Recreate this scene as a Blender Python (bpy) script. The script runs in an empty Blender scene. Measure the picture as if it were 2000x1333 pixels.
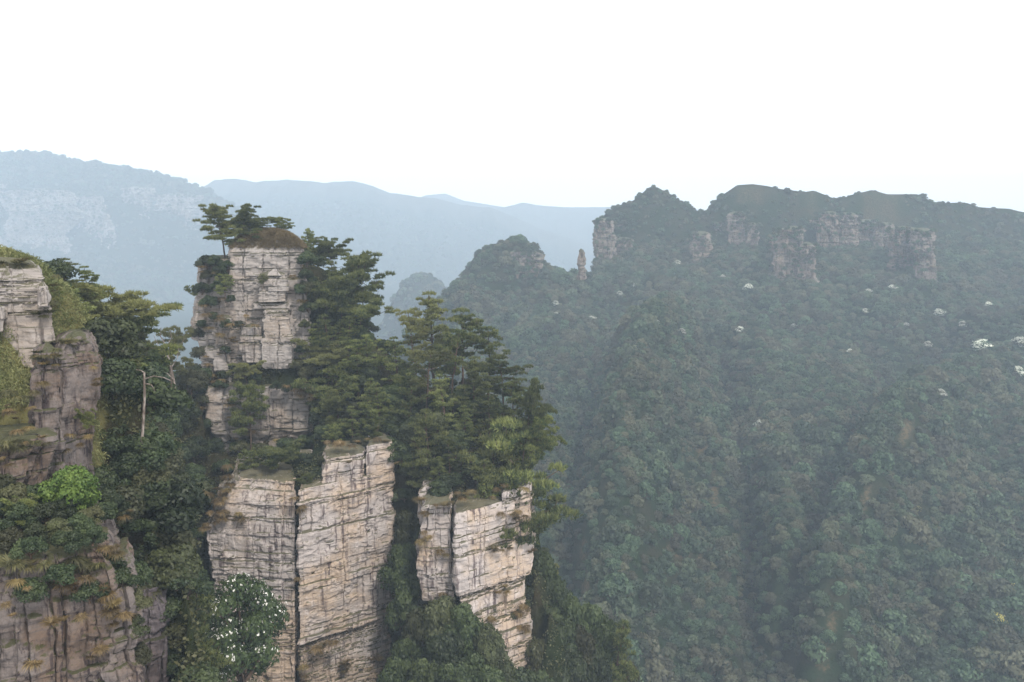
import bpy, math, random
import numpy as np
from mathutils import Vector

# ------------------------------------------------------------------ camera, sky, sun, exposure
S = bpy.context.scene
COL = S.collection
PITCH = math.radians(8.0)
FPX = 1732.0                       # focal length in pixels of the 2000 x 1333 photograph
cam_d = bpy.data.cameras.new("camera")
cam = bpy.data.objects.new("camera", cam_d)
COL.objects.link(cam)
cam_d.sensor_width = 36.0
cam_d.lens = 36.0 * FPX / 2000.0
cam_d.clip_start = 0.5
cam_d.clip_end = 20000
cam.location = (0, 0, 0)
cam.rotation_euler = (math.radians(90) - PITCH, 0, 0)
S.camera = cam

SUN_EL, SUN_AZ = math.radians(48), math.radians(150)    # azimuth clockwise from +Y
world = bpy.data.worlds.new("World")
S.world = world
world.use_nodes = True
wn = world.node_tree
wn.nodes.clear()
sky = wn.nodes.new("ShaderNodeTexSky")
sky.sky_type = 'NISHITA'
sky.sun_disc = False
sky.sun_elevation = SUN_EL
sky.sun_rotation = SUN_AZ
sky.air_density = 1.0
sky.dust_density = 3.0
wmix = wn.nodes.new("ShaderNodeMix")
wmix.data_type = 'RGBA'
wmix.inputs[0].default_value = 0.86          # overcast: a bright white cloud deck over the blue
wmix.inputs[7].default_value = (9.8, 10.0, 10.3, 1)
wbg = wn.nodes.new("ShaderNodeBackground")
wbg.inputs[1].default_value = 0.115
wout = wn.nodes.new("ShaderNodeOutputWorld")
wn.links.new(sky.outputs[0], wmix.inputs[6])
wn.links.new(wmix.outputs[2], wbg.inputs[0])
wn.links.new(wbg.outputs[0], wout.inputs[0])

sun_d = bpy.data.lights.new("sun", 'SUN')
sun_d.energy = 2.2
sun_d.angle = math.radians(9)
sun_d.color = (1.0, 0.95, 0.87)
sun = bpy.data.objects.new("sun", sun_d)
COL.objects.link(sun)
_sd = Vector((math.sin(SUN_AZ) * math.cos(SUN_EL), math.cos(SUN_AZ) * math.cos(SUN_EL), math.sin(SUN_EL)))
sun.rotation_euler = _sd.to_track_quat('Z', 'Y').to_euler()

S.view_settings.view_transform = 'Standard'
S.view_settings.look = 'None'
S.view_settings.gamma = 1.0
S.view_settings.exposure = 0.62
S.render.engine = 'CYCLES'
S.cycles.max_bounces = 5
S.cycles.diffuse_bounces = 3
S.cycles.transmission_bounces = 3
S.cycles.volume_bounces = 1
S.cycles.use_denoising = True
S.render.film_transparent = False
HAZE_DENSITY = 0.000225
HAZE_COLOR = (0.72, 0.86, 1.0, 1)

# ------------------------------------------------------------------ helpers
CP, SP = math.cos(PITCH), math.sin(PITCH)

def U(px, py=600):
    dy = (666.5 - np.asarray(py, float)) / FPX
    return ((np.asarray(px, float) - 1000) / FPX) / (CP + dy * SP)

def E(py):
    dy = (666.5 - np.asarray(py, float)) / FPX
    return (dy * CP - SP) / (CP + dy * SP)

def P(px, py, D):
    """The point at forward distance D that the photograph shows at (px, py)."""
    return np.array([float(U(px, py)) * D, D, float(E(py)) * D])

def PX(x, y, z):
    """Pixel of a point (inverse of P)."""
    zc = y * CP - z * SP
    return 1000 + FPX * x / zc, 666.5 - FPX * (z * CP + y * SP) / zc

def _hash(ix, iy, iz, seed):
    h = (ix.astype(np.int64) * 374761393 + iy.astype(np.int64) * 668265263 + iz.astype(np.int64) * 2147483647 + seed * 974634777) & 0x7fffffff
    h = ((h ^ (h >> 13)) * 1274126177) & 0x7fffffff
    h = ((h ^ (h >> 16)) * 668265263) & 0x7fffffff
    return ((h ^ (h >> 15)) & 0xffff) / 32767.5 - 1.0

def vnoise(p, seed=0):
    p = np.asarray(p, float)
    f = np.floor(p)
    i = f.astype(np.int64)
    t = p - f
    t = t * t * t * (t * (t * 6 - 15) + 10)
    out = 0
    for a in (0, 1):
        wa = t[..., 0] if a else 1 - t[..., 0]
        for b in (0, 1):
            wb = t[..., 1] if b else 1 - t[..., 1]
            for c in (0, 1):
                wc = t[..., 2] if c else 1 - t[..., 2]
                out = out + wa * wb * wc * _hash(i[..., 0] + a, i[..., 1] + b, i[..., 2] + c, seed)
    return out

def fbm(p, seed=0, octaves=4, gain=0.5):
    p = np.asarray(p, float)
    s, a, n = 0, 1.0, 0
    for k in range(octaves):
        s = s + a * vnoise(p * (2.03 ** k) + 17.3 * k, seed + k)
        n += a
        a *= gain
    return s / n

def hash1(i, seed):
    i = np.asarray(i)
    return _hash(i, i * 0 + 7, i * 0 + 3, seed)

def hash2(i, j, seed):
    i = np.asarray(i); j = np.asarray(j)
    return _hash(i, j, i * 0 + 5, seed)

def make_mesh(name, verts, faces, mats, attrs=None, smooth=False, mat_idx=None):
    """faces: an (n, k) array, or a list of such arrays."""
    if not isinstance(faces, (list, tuple)):
        faces = [faces]
    faces = [np.asarray(f, np.int32) for f in faces if len(f)]
    me = bpy.data.meshes.new(name)
    me.vertices.add(len(verts))
    me.vertices.foreach_set("co", np.ascontiguousarray(verts, np.float32).ravel())
    loops = np.concatenate([f.ravel() for f in faces])
    sizes = np.concatenate([np.full(len(f), f.shape[1], np.int32) for f in faces])
    starts = np.concatenate([[0], np.cumsum(sizes)[:-1]]).astype(np.int32)
    me.loops.add(len(loops))
    me.loops.foreach_set("vertex_index", loops)
    me.polygons.add(len(sizes))
    me.polygons.foreach_set("loop_start", starts)
    for m in mats:
        me.materials.append(m)
    if mat_idx is not None:
        me.polygons.foreach_set("material_index", np.asarray(mat_idx, np.int32))
    me.polygons.foreach_set("use_smooth", np.full(len(sizes), smooth, bool))
    for k, (dom, val) in (attrs or {}).items():
        a = me.attributes.new(k, 'FLOAT', dom)
        a.data.foreach_set("value", np.ascontiguousarray(val, np.float32))
    me.update(calc_edges=True)
    return me

def link(name, data, parent=None, loc=None):
    o = bpy.data.objects.new(name, data)
    COL.objects.link(o)
    if parent is not None:
        o.parent = parent
    if loc is not None:
        o.location = loc
    return o

def tag(o, label=None, cat=None, group=None, kind=None):
    for k, v in (("label", label), ("category", cat), ("group", group), ("kind", kind)):
        if v:
            o[k] = v
    return o

def grid_faces(nr, nc, wrap=False):
    r = np.arange(nr - 1)[:, None]
    c = np.arange(nc if wrap else nc - 1)[None, :]
    c2 = (c + 1) % nc
    return np.stack([r * nc + c, r * nc + c2, (r + 1) * nc + c2, (r + 1) * nc + c], -1).reshape(-1, 4)

def tube(path, radii, sides=6):
    """verts, quads of a tube along PATH."""
    path = np.asarray(path, float)
    n = len(path)
    tan = np.gradient(path, axis=0)
    tan /= np.linalg.norm(tan, axis=1)[:, None] + 1e-9
    ref = np.where(np.abs(tan[:, 2:3]) > 0.9, np.array([[1.0, 0, 0]]), np.array([[0, 0, 1.0]]))
    a = np.cross(tan, ref); a /= np.linalg.norm(a, axis=1)[:, None] + 1e-9
    b = np.cross(tan, a)
    ang = np.linspace(0, 2 * np.pi, sides, endpoint=False)
    v = path[:, None, :] + np.asarray(radii)[:, None, None] * (np.cos(ang)[None, :, None] * a[:, None, :] + np.sin(ang)[None, :, None] * b[:, None, :])
    return v.reshape(-1, 3), grid_faces(n, sides, wrap=True)

class Acc:
    """Collects pieces of ONE mesh."""
    def __init__(self):
        self.v, self.f, self.a, self.n = [], {}, {}, 0
    def add(self, v, f, val=0.0):
        k = f.shape[1]
        self.v.append(v)
        self.f.setdefault(k, []).append(f + self.n)
        self.a.setdefault(k, []).append(np.broadcast_to(np.asarray(val, float), (len(f),)).copy())
        self.n += len(v)
    def mesh(self, name, mat, smooth=False):
        ks = sorted(self.f)
        faces = [np.concatenate(self.f[k]) for k in ks]
        val = np.concatenate([np.concatenate(self.a[k]) for k in ks])
        return make_mesh(name, np.concatenate(self.v), faces, [mat], {"tint": ('FACE', val)}, smooth)

# ------------------------------------------------------------------ materials
class NT:
    def __init__(self, name):
        self.m = bpy.data.materials.new(name)
        self.m.use_nodes = True
        self.t = self.m.node_tree
        self.t.nodes.clear()
        self.out = self.t.nodes.new("ShaderNodeOutputMaterial")
    def n(self, typ, **kw):
        x = self.t.nodes.new(typ)
        for k, v in kw.items():
            setattr(x, k, v)
        return x
    def l(self, a, b):
        self.t.links.new(a, b)
    def val(self, inp, v):
        if hasattr(v, "links"):
            self.l(v, inp)
        else:
            inp.default_value = v
    def math(self, op, a, b=0.0, clamp=False):
        x = self.n("ShaderNodeMath", operation=op, use_clamp=clamp)
        self.val(x.inputs[0], a); self.val(x.inputs[1], b)
        return x.outputs[0]
    def mix(self, f, a, b):
        x = self.n("ShaderNodeMix", data_type='RGBA')
        self.val(x.inputs[0], f)
        self.val(x.inputs[6], a if hasattr(a, "links") else (*a, 1)); self.val(x.inputs[7], b if hasattr(b, "links") else (*b, 1))
        return x.outputs[2]
    def ramp(self, f, lo, hi):
        x = self.n("ShaderNodeMapRange", interpolation_type='SMOOTHSTEP')
        self.val(x.inputs[0], f)
        x.inputs[1].default_value = lo; x.inputs[2].default_value = hi
        return x.outputs[0]
    def noise(self, vec, scale, detail=4, rough=0.55, stretch=None):
        if stretch is not None:
            mp = self.n("ShaderNodeMapping")
            mp.inputs[3].default_value = stretch
            self.l(vec, mp.inputs[0]); vec = mp.outputs[0]
        x = self.n("ShaderNodeTexNoise")
        x.inputs["Scale"].default_value = scale
        x.inputs["Detail"].default_value = detail
        x.inputs["Roughness"].default_value = rough
        self.l(vec, x.inputs["Vector"])
        return x.outputs[0]

def leaf_mat(name, a, b, c, transl=0.28, hue_var=True):
    """Foliage: A to B by the leaf's own tint, C on some trees (by the object's own random number)."""
    t = NT(name)
    at = t.n("ShaderNodeAttribute", attribute_name="tint")
    oi = t.n("ShaderNodeObjectInfo")
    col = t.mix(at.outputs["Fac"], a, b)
    r = oi.outputs["Random"]
    k = t.ramp(r, 0.55, 1.0)
    if name == "forest leaves":                     # stands of one species together
        geo = t.n("ShaderNodeNewGeometry")
        pn = t.noise(geo.outputs["Position"], 0.016, 3, 0.6)
        k = t.ramp(t.math('ADD', t.math('MULTIPLY', r, 0.55), t.math('MULTIPLY', pn, 0.9)), 0.55, 1.0)
    col = t.mix(t.math('MULTIPLY', k, 0.8), col, c)
    br = t.math('ADD', t.math('MULTIPLY', t.math('FRACT', t.math('MULTIPLY', r, 7.31)), 0.9), 0.55)
    hv = t.n("ShaderNodeHueSaturation")
    t.l(br, hv.inputs["Value"]); t.l(col, hv.inputs["Color"])
    d = t.n("ShaderNodeBsdfDiffuse"); t.l(hv.outputs[0], d.inputs[0])
    tr = t.n("ShaderNodeBsdfTranslucent"); t.l(hv.outputs[0], tr.inputs[0])
    gl = t.n("ShaderNodeBsdfGlossy"); gl.inputs["Roughness"].default_value = 0.55; gl.inputs[0].default_value = (1, 1, 1, 1)
    mx = t.n("ShaderNodeMixShader"); mx.inputs[0].default_value = transl
    t.l(d.outputs[0], mx.inputs[1]); t.l(tr.outputs[0], mx.inputs[2])
    m2 = t.n("ShaderNodeMixShader"); m2.inputs[0].default_value = 0.02
    t.l(mx.outputs[0], m2.inputs[1]); t.l(gl.outputs[0], m2.inputs[2])
    t.l(m2.outputs[0], t.out.inputs[0])
    return t.m

def rock_mat(name, pale, warm, dark, stain=0.5, warm_amt=0.5, soil=(0.060, 0.058, 0.025), scale=1.0):
    t = NT(name)
    geo = t.n("ShaderNodeNewGeometry")
    pos = geo.outputs["Position"]
    big = t.noise(pos, 0.10 * scale, 3)
    med = t.noise(pos, 0.55 * scale, 5, 0.6)
    fine = t.noise(pos, 3.2 * scale, 5, 0.65)
    strata = t.noise(pos, 1.0 * scale, 4, 0.6, (0.12, 0.12, 2.6))
    streak = t.noise(pos, 1.0 * scale, 4, 0.6, (1.5, 1.5, 0.10))
    streak2 = t.noise(pos, 1.0 * scale, 3, 0.5, (0.32, 0.32, 0.045))
    col = t.mix(t.math('MULTIPLY', t.ramp(big, 0.50 - 0.16 * warm_amt, 0.72 - 0.16 * warm_amt), min(1, 0.5 + 0.4 * warm_amt)), pale, warm)
    gry = tuple(x * 0.62 for x in pale)
    col = t.mix(t.math('MULTIPLY', t.ramp(strata, 0.46, 0.66), 0.55), col, gry)
    lightc = tuple(min(0.66, x * 1.35) for x in pale)
    col = t.mix(t.math('MULTIPLY', t.ramp(med, 0.52, 0.70), 0.6), col, lightc)
    st = t.math('MULTIPLY', t.ramp(streak, 0.48, 0.64), t.ramp(streak2, 0.62 - 0.22 * stain, 0.74 - 0.16 * stain))
    col = t.mix(t.math('MULTIPLY', st, 0.9), col, dark)
    sp = t.ramp(fine, 0.56, 0.70)
    col = t.mix(t.math('MULTIPLY', sp, 0.55), col, tuple(x * 0.4 for x in pale))
    up = t.n("ShaderNodeSeparateXYZ"); t.l(geo.outputs["Normal"], up.inputs[0])
    moss = t.ramp(t.math('ADD', up.outputs[2], t.math('MULTIPLY', med, 0.6)), 0.92, 1.15)
    col = t.mix(t.math('MULTIPLY', moss, 0.85), col, soil)
    bs = t.n("ShaderNodeBsdfPrincipled")
    t.l(col, bs.inputs["Base Color"])
    bs.inputs["Roughness"].default_value = 0.93
    bs.inputs["Specular IOR Level"].default_value = 0.15
    h = t.math('ADD', t.math('MULTIPLY', strata, 0.5), t.math('ADD', t.math('MULTIPLY', fine, 0.35), t.math('MULTIPLY', streak, 0.25)))
    if scale > 1.5:                                   # broken, angular grain on the nearest rock
        vo = t.n("ShaderNodeTexVoronoi", feature='F1', distance='CHEBYCHEV')
        mp = t.n("ShaderNodeMapping"); mp.inputs[3].default_value = (2.2, 2.2, 1.1); mp.inputs[2].default_value = (0.1, 0.06, 0.5)
        t.l(pos, mp.inputs[0]); t.l(mp.outputs[0], vo.inputs["Vector"]); vo.inputs["Scale"].default_value = 1.0
        h = t.math('ADD', h, t.math('MULTIPLY', vo.outputs["Distance"], 0.9))
    bp = t.n("ShaderNodeBump"); bp.inputs["Strength"].default_value = 0.85; bp.inputs["Distance"].default_value = 0.30 / scale
    t.l(h, bp.inputs["Height"]); t.l(bp.outputs[0], bs.inputs["Normal"])
    t.l(bs.outputs[0], t.out.inputs[0])
    return t.m

def ground_mat(name, green, brown, soil):
    """Forest floor: GREEN scrub with BROWN litter; the vertex value 'tint' marks bare SOIL."""
    t = NT(name)
    geo = t.n("ShaderNodeNewGeometry")
    pos = geo.outputs["Position"]
    a = t.noise(pos, 0.05, 5, 0.6); b = t.noise(pos, 0.6, 5, 0.65)
    col = t.mix(t.ramp(a, 0.42, 0.62), green, brown)
    col = t.mix(t.math('MULTIPLY', t.ramp(b, 0.45, 0.65), 0.6), col, tuple(x * 0.55 for x in green))
    at = t.n("ShaderNodeAttribute", attribute_name="tint")
    sm = t.ramp(t.math('ADD', at.outputs["Fac"], t.math('MULTIPLY', t.math('SUBTRACT', b, 0.5), 0.9)), 0.35, 0.75)
    col = t.mix(sm, col, soil)
    bs = t.n("ShaderNodeBsdfDiffuse"); t.l(col, bs.inputs[0])
    bp = t.n("ShaderNodeBump"); bp.inputs["Strength"].default_value = 0.8; bp.inputs["Distance"].default_value = 1.2
    t.l(b, bp.inputs["Height"]); t.l(bp.outputs[0], bs.inputs["Normal"])
    t.l(bs.outputs[0], t.out.inputs[0])
    return t.m

def plain_mat(name, a, b, scale=2.0, stretch=None):
    t = NT(name)
    tc = t.n("ShaderNodeTexCoord")
    nz = t.noise(tc.outputs["Object"], scale, 4, 0.6, stretch)
    col = t.mix(t.ramp(nz, 0.38, 0.62), a, b)
    bs = t.n("ShaderNodeBsdfDiffuse"); t.l(col, bs.inputs[0])
    t.l(bs.outputs[0], t.out.inputs[0])
    return t.m

M = {
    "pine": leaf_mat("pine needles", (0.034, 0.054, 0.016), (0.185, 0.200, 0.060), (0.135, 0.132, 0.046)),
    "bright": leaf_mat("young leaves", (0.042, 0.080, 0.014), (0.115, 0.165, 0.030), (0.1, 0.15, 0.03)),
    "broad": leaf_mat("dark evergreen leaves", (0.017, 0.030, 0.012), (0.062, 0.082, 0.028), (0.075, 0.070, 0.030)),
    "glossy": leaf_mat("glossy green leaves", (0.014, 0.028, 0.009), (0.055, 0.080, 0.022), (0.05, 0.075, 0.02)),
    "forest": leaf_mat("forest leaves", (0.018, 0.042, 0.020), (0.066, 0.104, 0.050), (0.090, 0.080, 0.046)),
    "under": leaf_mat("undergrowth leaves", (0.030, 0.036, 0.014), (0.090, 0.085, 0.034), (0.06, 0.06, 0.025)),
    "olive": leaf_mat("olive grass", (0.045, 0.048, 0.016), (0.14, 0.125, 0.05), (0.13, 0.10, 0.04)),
    "petal": leaf_mat("white petals", (0.70, 0.68, 0.62), (0.80, 0.78, 0.72), (0.75, 0.72, 0.66), 0.15),
    "bloomfar": leaf_mat("cream blossom", (0.50, 0.50, 0.41), (0.72, 0.72, 0.62), (0.6, 0.6, 0.5), 0.15),
    "yellow": leaf_mat("yellow blossom", (0.35, 0.30, 0.06), (0.45, 0.40, 0.10), (0.4, 0.34, 0.08), 0.15),
    "dry": leaf_mat("dry grass", (0.085, 0.055, 0.022), (0.22, 0.155, 0.070), (0.17, 0.13, 0.05)),
    "scrub": leaf_mat("bamboo grass", (0.10, 0.12, 0.035), (0.30, 0.29, 0.12), (0.22, 0.2, 0.08)),
    "bark": plain_mat("pine bark", (0.050, 0.036, 0.028), (0.13, 0.09, 0.065), 6.0, (1, 1, 0.2)),
    "deadwood": plain_mat("grey dead wood", (0.11, 0.085, 0.068), (0.27, 0.23, 0.20), 4.0, (1, 1, 0.2)),
    "rock": rock_mat("pale sandstone", (0.37, 0.324, 0.302), (0.41, 0.30, 0.205), (0.065, 0.045, 0.046), 0.85, 0.6),
    "rock_grey": rock_mat("grey sandstone", (0.28, 0.25, 0.23), (0.28, 0.215, 0.16), (0.075, 0.06, 0.055), 0.65, 0.25),
    "rock_red": rock_mat("reddish stained sandstone", (0.135, 0.112, 0.102), (0.115, 0.073, 0.047), (0.027, 0.019, 0.021), 1.15, 0.6, (0.05, 0.052, 0.02), 2.0),
    "rock_far": rock_mat("far sandstone", (0.20, 0.168, 0.145), (0.17, 0.125, 0.092), (0.04, 0.037, 0.028), 0.95, 0.6, (0.045, 0.055, 0.025), 0.3),
    "rock_violet": rock_mat("violet grey sandstone", (0.105, 0.088, 0.092), (0.09, 0.06, 0.05), (0.03, 0.022, 0.026), 0.9, 0.3, (0.04, 0.042, 0.018), 1.8),
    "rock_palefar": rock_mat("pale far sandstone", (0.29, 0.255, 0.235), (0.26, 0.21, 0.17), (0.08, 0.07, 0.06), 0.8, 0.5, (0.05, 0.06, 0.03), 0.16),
    "straw": leaf_mat("straw coloured grass", (0.13, 0.092, 0.040), (0.32, 0.24, 0.12), (0.28, 0.2, 0.09)),
    "hill": ground_mat("forest floor", (0.015, 0.026, 0.012), (0.030, 0.030, 0.017), (0.115, 0.085, 0.050)),
    "near": ground_mat("scrubby hillside", (0.018, 0.024, 0.010), (0.036, 0.030, 0.016), (0.12, 0.11, 0.045)),
}

# ------------------------------------------------------------------ the land: one sheet from under the camera to the farthest ridge
def curve(pts):
    p = np.array(pts, float)
    u, e = U(p[:, 0], p[:, 1]), E(p[:, 1])
    return u, e

RM = curve([(1100, 560), (1150, 520), (1163, 432), (1200, 402), (1240, 388), (1262, 368), (1282, 362), (1310, 378), (1340, 397), (1362, 410), (1385, 408),
            (1400, 386), (1440, 359), (1470, 357), (1500, 361), (1540, 372), (1590, 369), (1630, 389), (1660, 377), (1700, 371), (1790, 379),
            (1830, 393), (1890, 396), (1930, 403), (2000, 412), (2150, 440), (2600, 470)])
RH = curve([(500, 1150), (700, 900), (780, 740), (830, 660), (870, 600), (893, 560), (915, 525), (928, 496), (955, 482), (985, 472), (1020, 470), (1042, 478), (1060, 505),
            (1075, 525), (1110, 540), (1160, 540), (1300, 540)])
RL = curve([(-700, 280), (0, 297), (100, 300), (140, 310), (200, 320), (300, 335), (350, 352), (395, 366), (430, 385), (480, 415), (560, 470), (640, 540), (760, 640), (900, 760)])
RF = curve([(-700, 400), (300, 400), (390, 366), (420, 351), (460, 348), (500, 355), (520, 352), (560, 350), (620, 354), (690, 353), (730, 362), (760, 376),
            (850, 386), (900, 399), (960, 404), (1010, 425), (1080, 455), (1160, 480), (1400, 520), (2700, 520)])
RG = curve([(-700, 430), (800, 430), (940, 412), (985, 404), (1020, 395), (1060, 401), (1100, 404), (1180, 404), (1330, 398), (1365, 410), (1500, 430), (2700, 430)])
RK = curve([(-700, 430), (760, 410), (830, 382), (870, 378), (905, 392), (980, 404), (1100, 425), (2700, 430)])
RS = curve([(600, 760), (740, 640), (775, 570), (800, 540), (830, 532), (855, 545), (880, 590), (930, 640), (1000, 700), (1200, 800)])

US0, US1, NU = -1.15, 1.15, 760
NDg = 430
DG = np.concatenate([np.geomspace(20, 280, 24, endpoint=False), np.geomspace(280, 6600, NDg - 24)])
UG = np.linspace(US0, US1, NU)

def z_slope(D):
    return np.interp(D, [20, 200, 270, 360, 520, 682, 815, 918, 1015, 1274], [-300, -290, -262, -201, -150, -124, -92, -58, -29, -22])

def land(u, D):
    """Height of the land, plus masks: bare soil, and how thickly trees stand."""
    u = np.asarray(u, float); D = np.asarray(D, float)
    x, y = u * D, D
    pxa = 1000 + u * FPX * (CP + 0.0)           # nominal picture column
    q = np.stack([x / 130, y / 130, 0 * x], -1)
    n1 = fbm(q, 11, 4)
    n2 = fbm(q * 3.3, 21, 3)
    gully = -np.abs(fbm(np.stack([x / 95 + 0.25 * n1, y / 260, 0 * x], -1), 31, 3))
    rough = 15 * n1 + 6 * n2 + 46 * gully + 11
    # --- right mountain and the slope below it
    eM = np.interp(u, *RM); eH = np.interp(u, *RH)
    wM = np.clip((pxa - 1150) / 20, 0, 1)
    Dr = 918 + wM * (1052 - 918) + 50 * np.clip((pxa - 1500) / 500, 0, 1)
    D0 = 430 + (D - 360) / 1.78
    zr = np.where(wM > 0.5, eM, eH) * Dr
    spur = 62 * np.exp(-((u - (U(1275) - 0.00022 * (600 - D0))) / 0.046) ** 2) * np.interp(D0, [400, 450, 540, 600, 640, 700], [0.2, 0.55, 0.95, 1.0, 0.7, 0])
    axis2 = U(1600) + (D0 - 450) * (U(2040) - U(1600)) / 200.0
    spur2 = 34 * np.exp(-((u - axis2) / 0.07) ** 2) * np.interp(D0, [400, 440, 520, 640, 700], [0.7, 1, 1, .8, 0])
    gax = U(1560) + (D0 - 430) * (U(1790) - U(1560)) / 195.0
    gul = -32 * np.exp(-((u - gax) / 0.022) ** 2) * np.interp(D0, [380, 430, 640, 720], [1, 1, .9, 0])
    gul = gul - 26 * np.exp(-((u - (U(1500) + (D0 - 450) * (U(1400) - U(1500)) / 200.0)) / 0.020) ** 2) * np.interp(D0, [380, 430, 620, 700], [1, 1, .8, 0])
    gul = gul - 22 * np.exp(-((u - (U(1110) + (D0 - 450) * (U(1180) - U(1110)) / 200.0)) / 0.025) ** 2) * np.interp(D0, [380, 430, 600, 680], [1, 1, .8, 0])
    left = -0.9 * np.maximum(0, (U(905) - u) * D)
    zs = z_slope(D) + left + (spur + spur2 + gul) + rough * np.interp(D, [280, 360, 830, 990], [1, 1, .9, .35])
    t = np.clip((D - (Dr - 34)) / 34, 0, 1)
    t = t ** 0.75
    zM = zs * (1 - t) + (zr + 1.5 * n2) * t
    zM = np.where(D > Dr, zr - (D - Dr) * 0.55, zM)
    # --- left mountain
    def ridge(R, Dr, knots, amp):
        e = np.interp(u, *R)
        zr = e * Dr
        back = zr - (D - Dr) * 0.5
        dd = Dr - D
        front = zr - np.interp(dd, [k[0] for k in knots], [k[1] for k in knots]) + amp * rough * np.clip(dd / 120, 0, 1)
        return np.where(D > Dr, back, front)
    zL = ridge(RL, 3500, [(0, 0), (175, 140), (245, 360), (820, 585), (1640, 990), (2200, 1340)], 0.8)
    zF = ridge(RF, 5000, [(0, 0), (200, 60), (1080, 385), (2300, 1020), (3000, 1500)], 1.5)
    zG = ridge(RG, 5700, [(0, 0), (1200, 480), (2000, 900)], 1.5)
    zK = ridge(RK, 6300, [(0, 0), (900, 320), (1500, 600)], 1.5)
    zS = ridge(RS, 2000, [(0, 0), (60, 40), (400, 250), (800, 500)], 0.6)
    z = np.maximum.reduce([zM, zL, zF, zG, zK, zS, -300 + 0 * zM])
    return z

def blob(px, py, cx, cy, rx, ry, rot=0.0):
    c, s = math.cos(rot), math.sin(rot)
    a, b = px - cx, py - cy
    return np.exp(-(((a * c + b * s) / rx) ** 2 + ((-a * s + b * c) / ry) ** 2))

SCARS = [(1770, 840, 16, 60, 0.35), (1690, 975, 15, 55, 0.25), (1622, 1230, 16, 70, 0.2), (1325, 1075, 40, 30, 0), (1140, 1075, 12, 38, 0.1), (1145, 1150, 14, 50, 0),
         (1395, 960, 14, 70, 0), (1370, 880, 20, 30, 0), (1370, 1100, 14, 40, 0), (1610, 1300, 26, 20, 0), (1280, 930, 60, 40, 0), (1210, 1010, 60, 30, 0)]

Ug, Dg = np.meshgrid(UG, DG)
Zg = land(Ug, Dg)
PXg, PYg = PX(Ug * Dg, Dg, Zg)
bare = np.zeros_like(Zg)
for i, (cx, cy, rx, ry, ro) in enumerate(SCARS):
    bare = np.maximum(bare, (0.58 if i < 10 else 0.28) * blob(PXg, PYg, cx, cy, rx * 1.2, ry * 1.15, ro))
bare = np.where((Dg > 300) & (Dg < 900), bare, 0)
# grassy crests of the bare ridges
eR = np.interp(Ug, *RM)
crest = np.zeros_like(Zg)
for lo, hi in ((1412, 1515), (1550, 1618), (1660, 1780)):
    crest = np.maximum(crest, np.clip((PXg - lo + 15) / 45, 0, 1) * np.clip((hi + 15 - PXg) / 45, 0, 1))
crest = crest * np.clip((Dg - 1028) / 8, 0, 1) * (Dg < 1180)
far_bare = np.clip((Zg / Dg - (np.interp(Ug, *RF) - 0.030)) / 0.015, 0, 1) * (Dg > 4000)
thin = np.maximum(bare, np.maximum(0.8 * crest, 0.9 * far_bare))
bare = np.maximum(bare, np.maximum(0.44 * crest, 0.46 * far_bare))
verts = np.stack([Ug * Dg, Dg, Zg], -1).reshape(-1, 3)
me = make_mesh("land", verts, grid_faces(len(DG), NU), [M["hill"]], {"tint": ('POINT', bare.ravel())}, True)
hills = link("forested_hills", me)
tag(hills, "hazy mountains and the forested valley side behind the rock towers", None, None, "structure")

runmax = np.maximum.accumulate(Zg / Dg, axis=0)

def sample(grid, u, D):
    fu = np.clip((u - US0) / (US1 - US0) * (NU - 1), 0, NU - 1.001)
    fd = np.clip(np.interp(D, DG, np.arange(len(DG))), 0, len(DG) - 1.001)
    a, b = np.floor(fd).astype(int), np.floor(fu).astype(int)
    s, t = fd - a, fu - b
    return (grid[a, b] * (1 - s) * (1 - t) + grid[a + 1, b] * s * (1 - t) + grid[a, b + 1] * (1 - s) * t + grid[a + 1, b + 1] * s * t)

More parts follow.
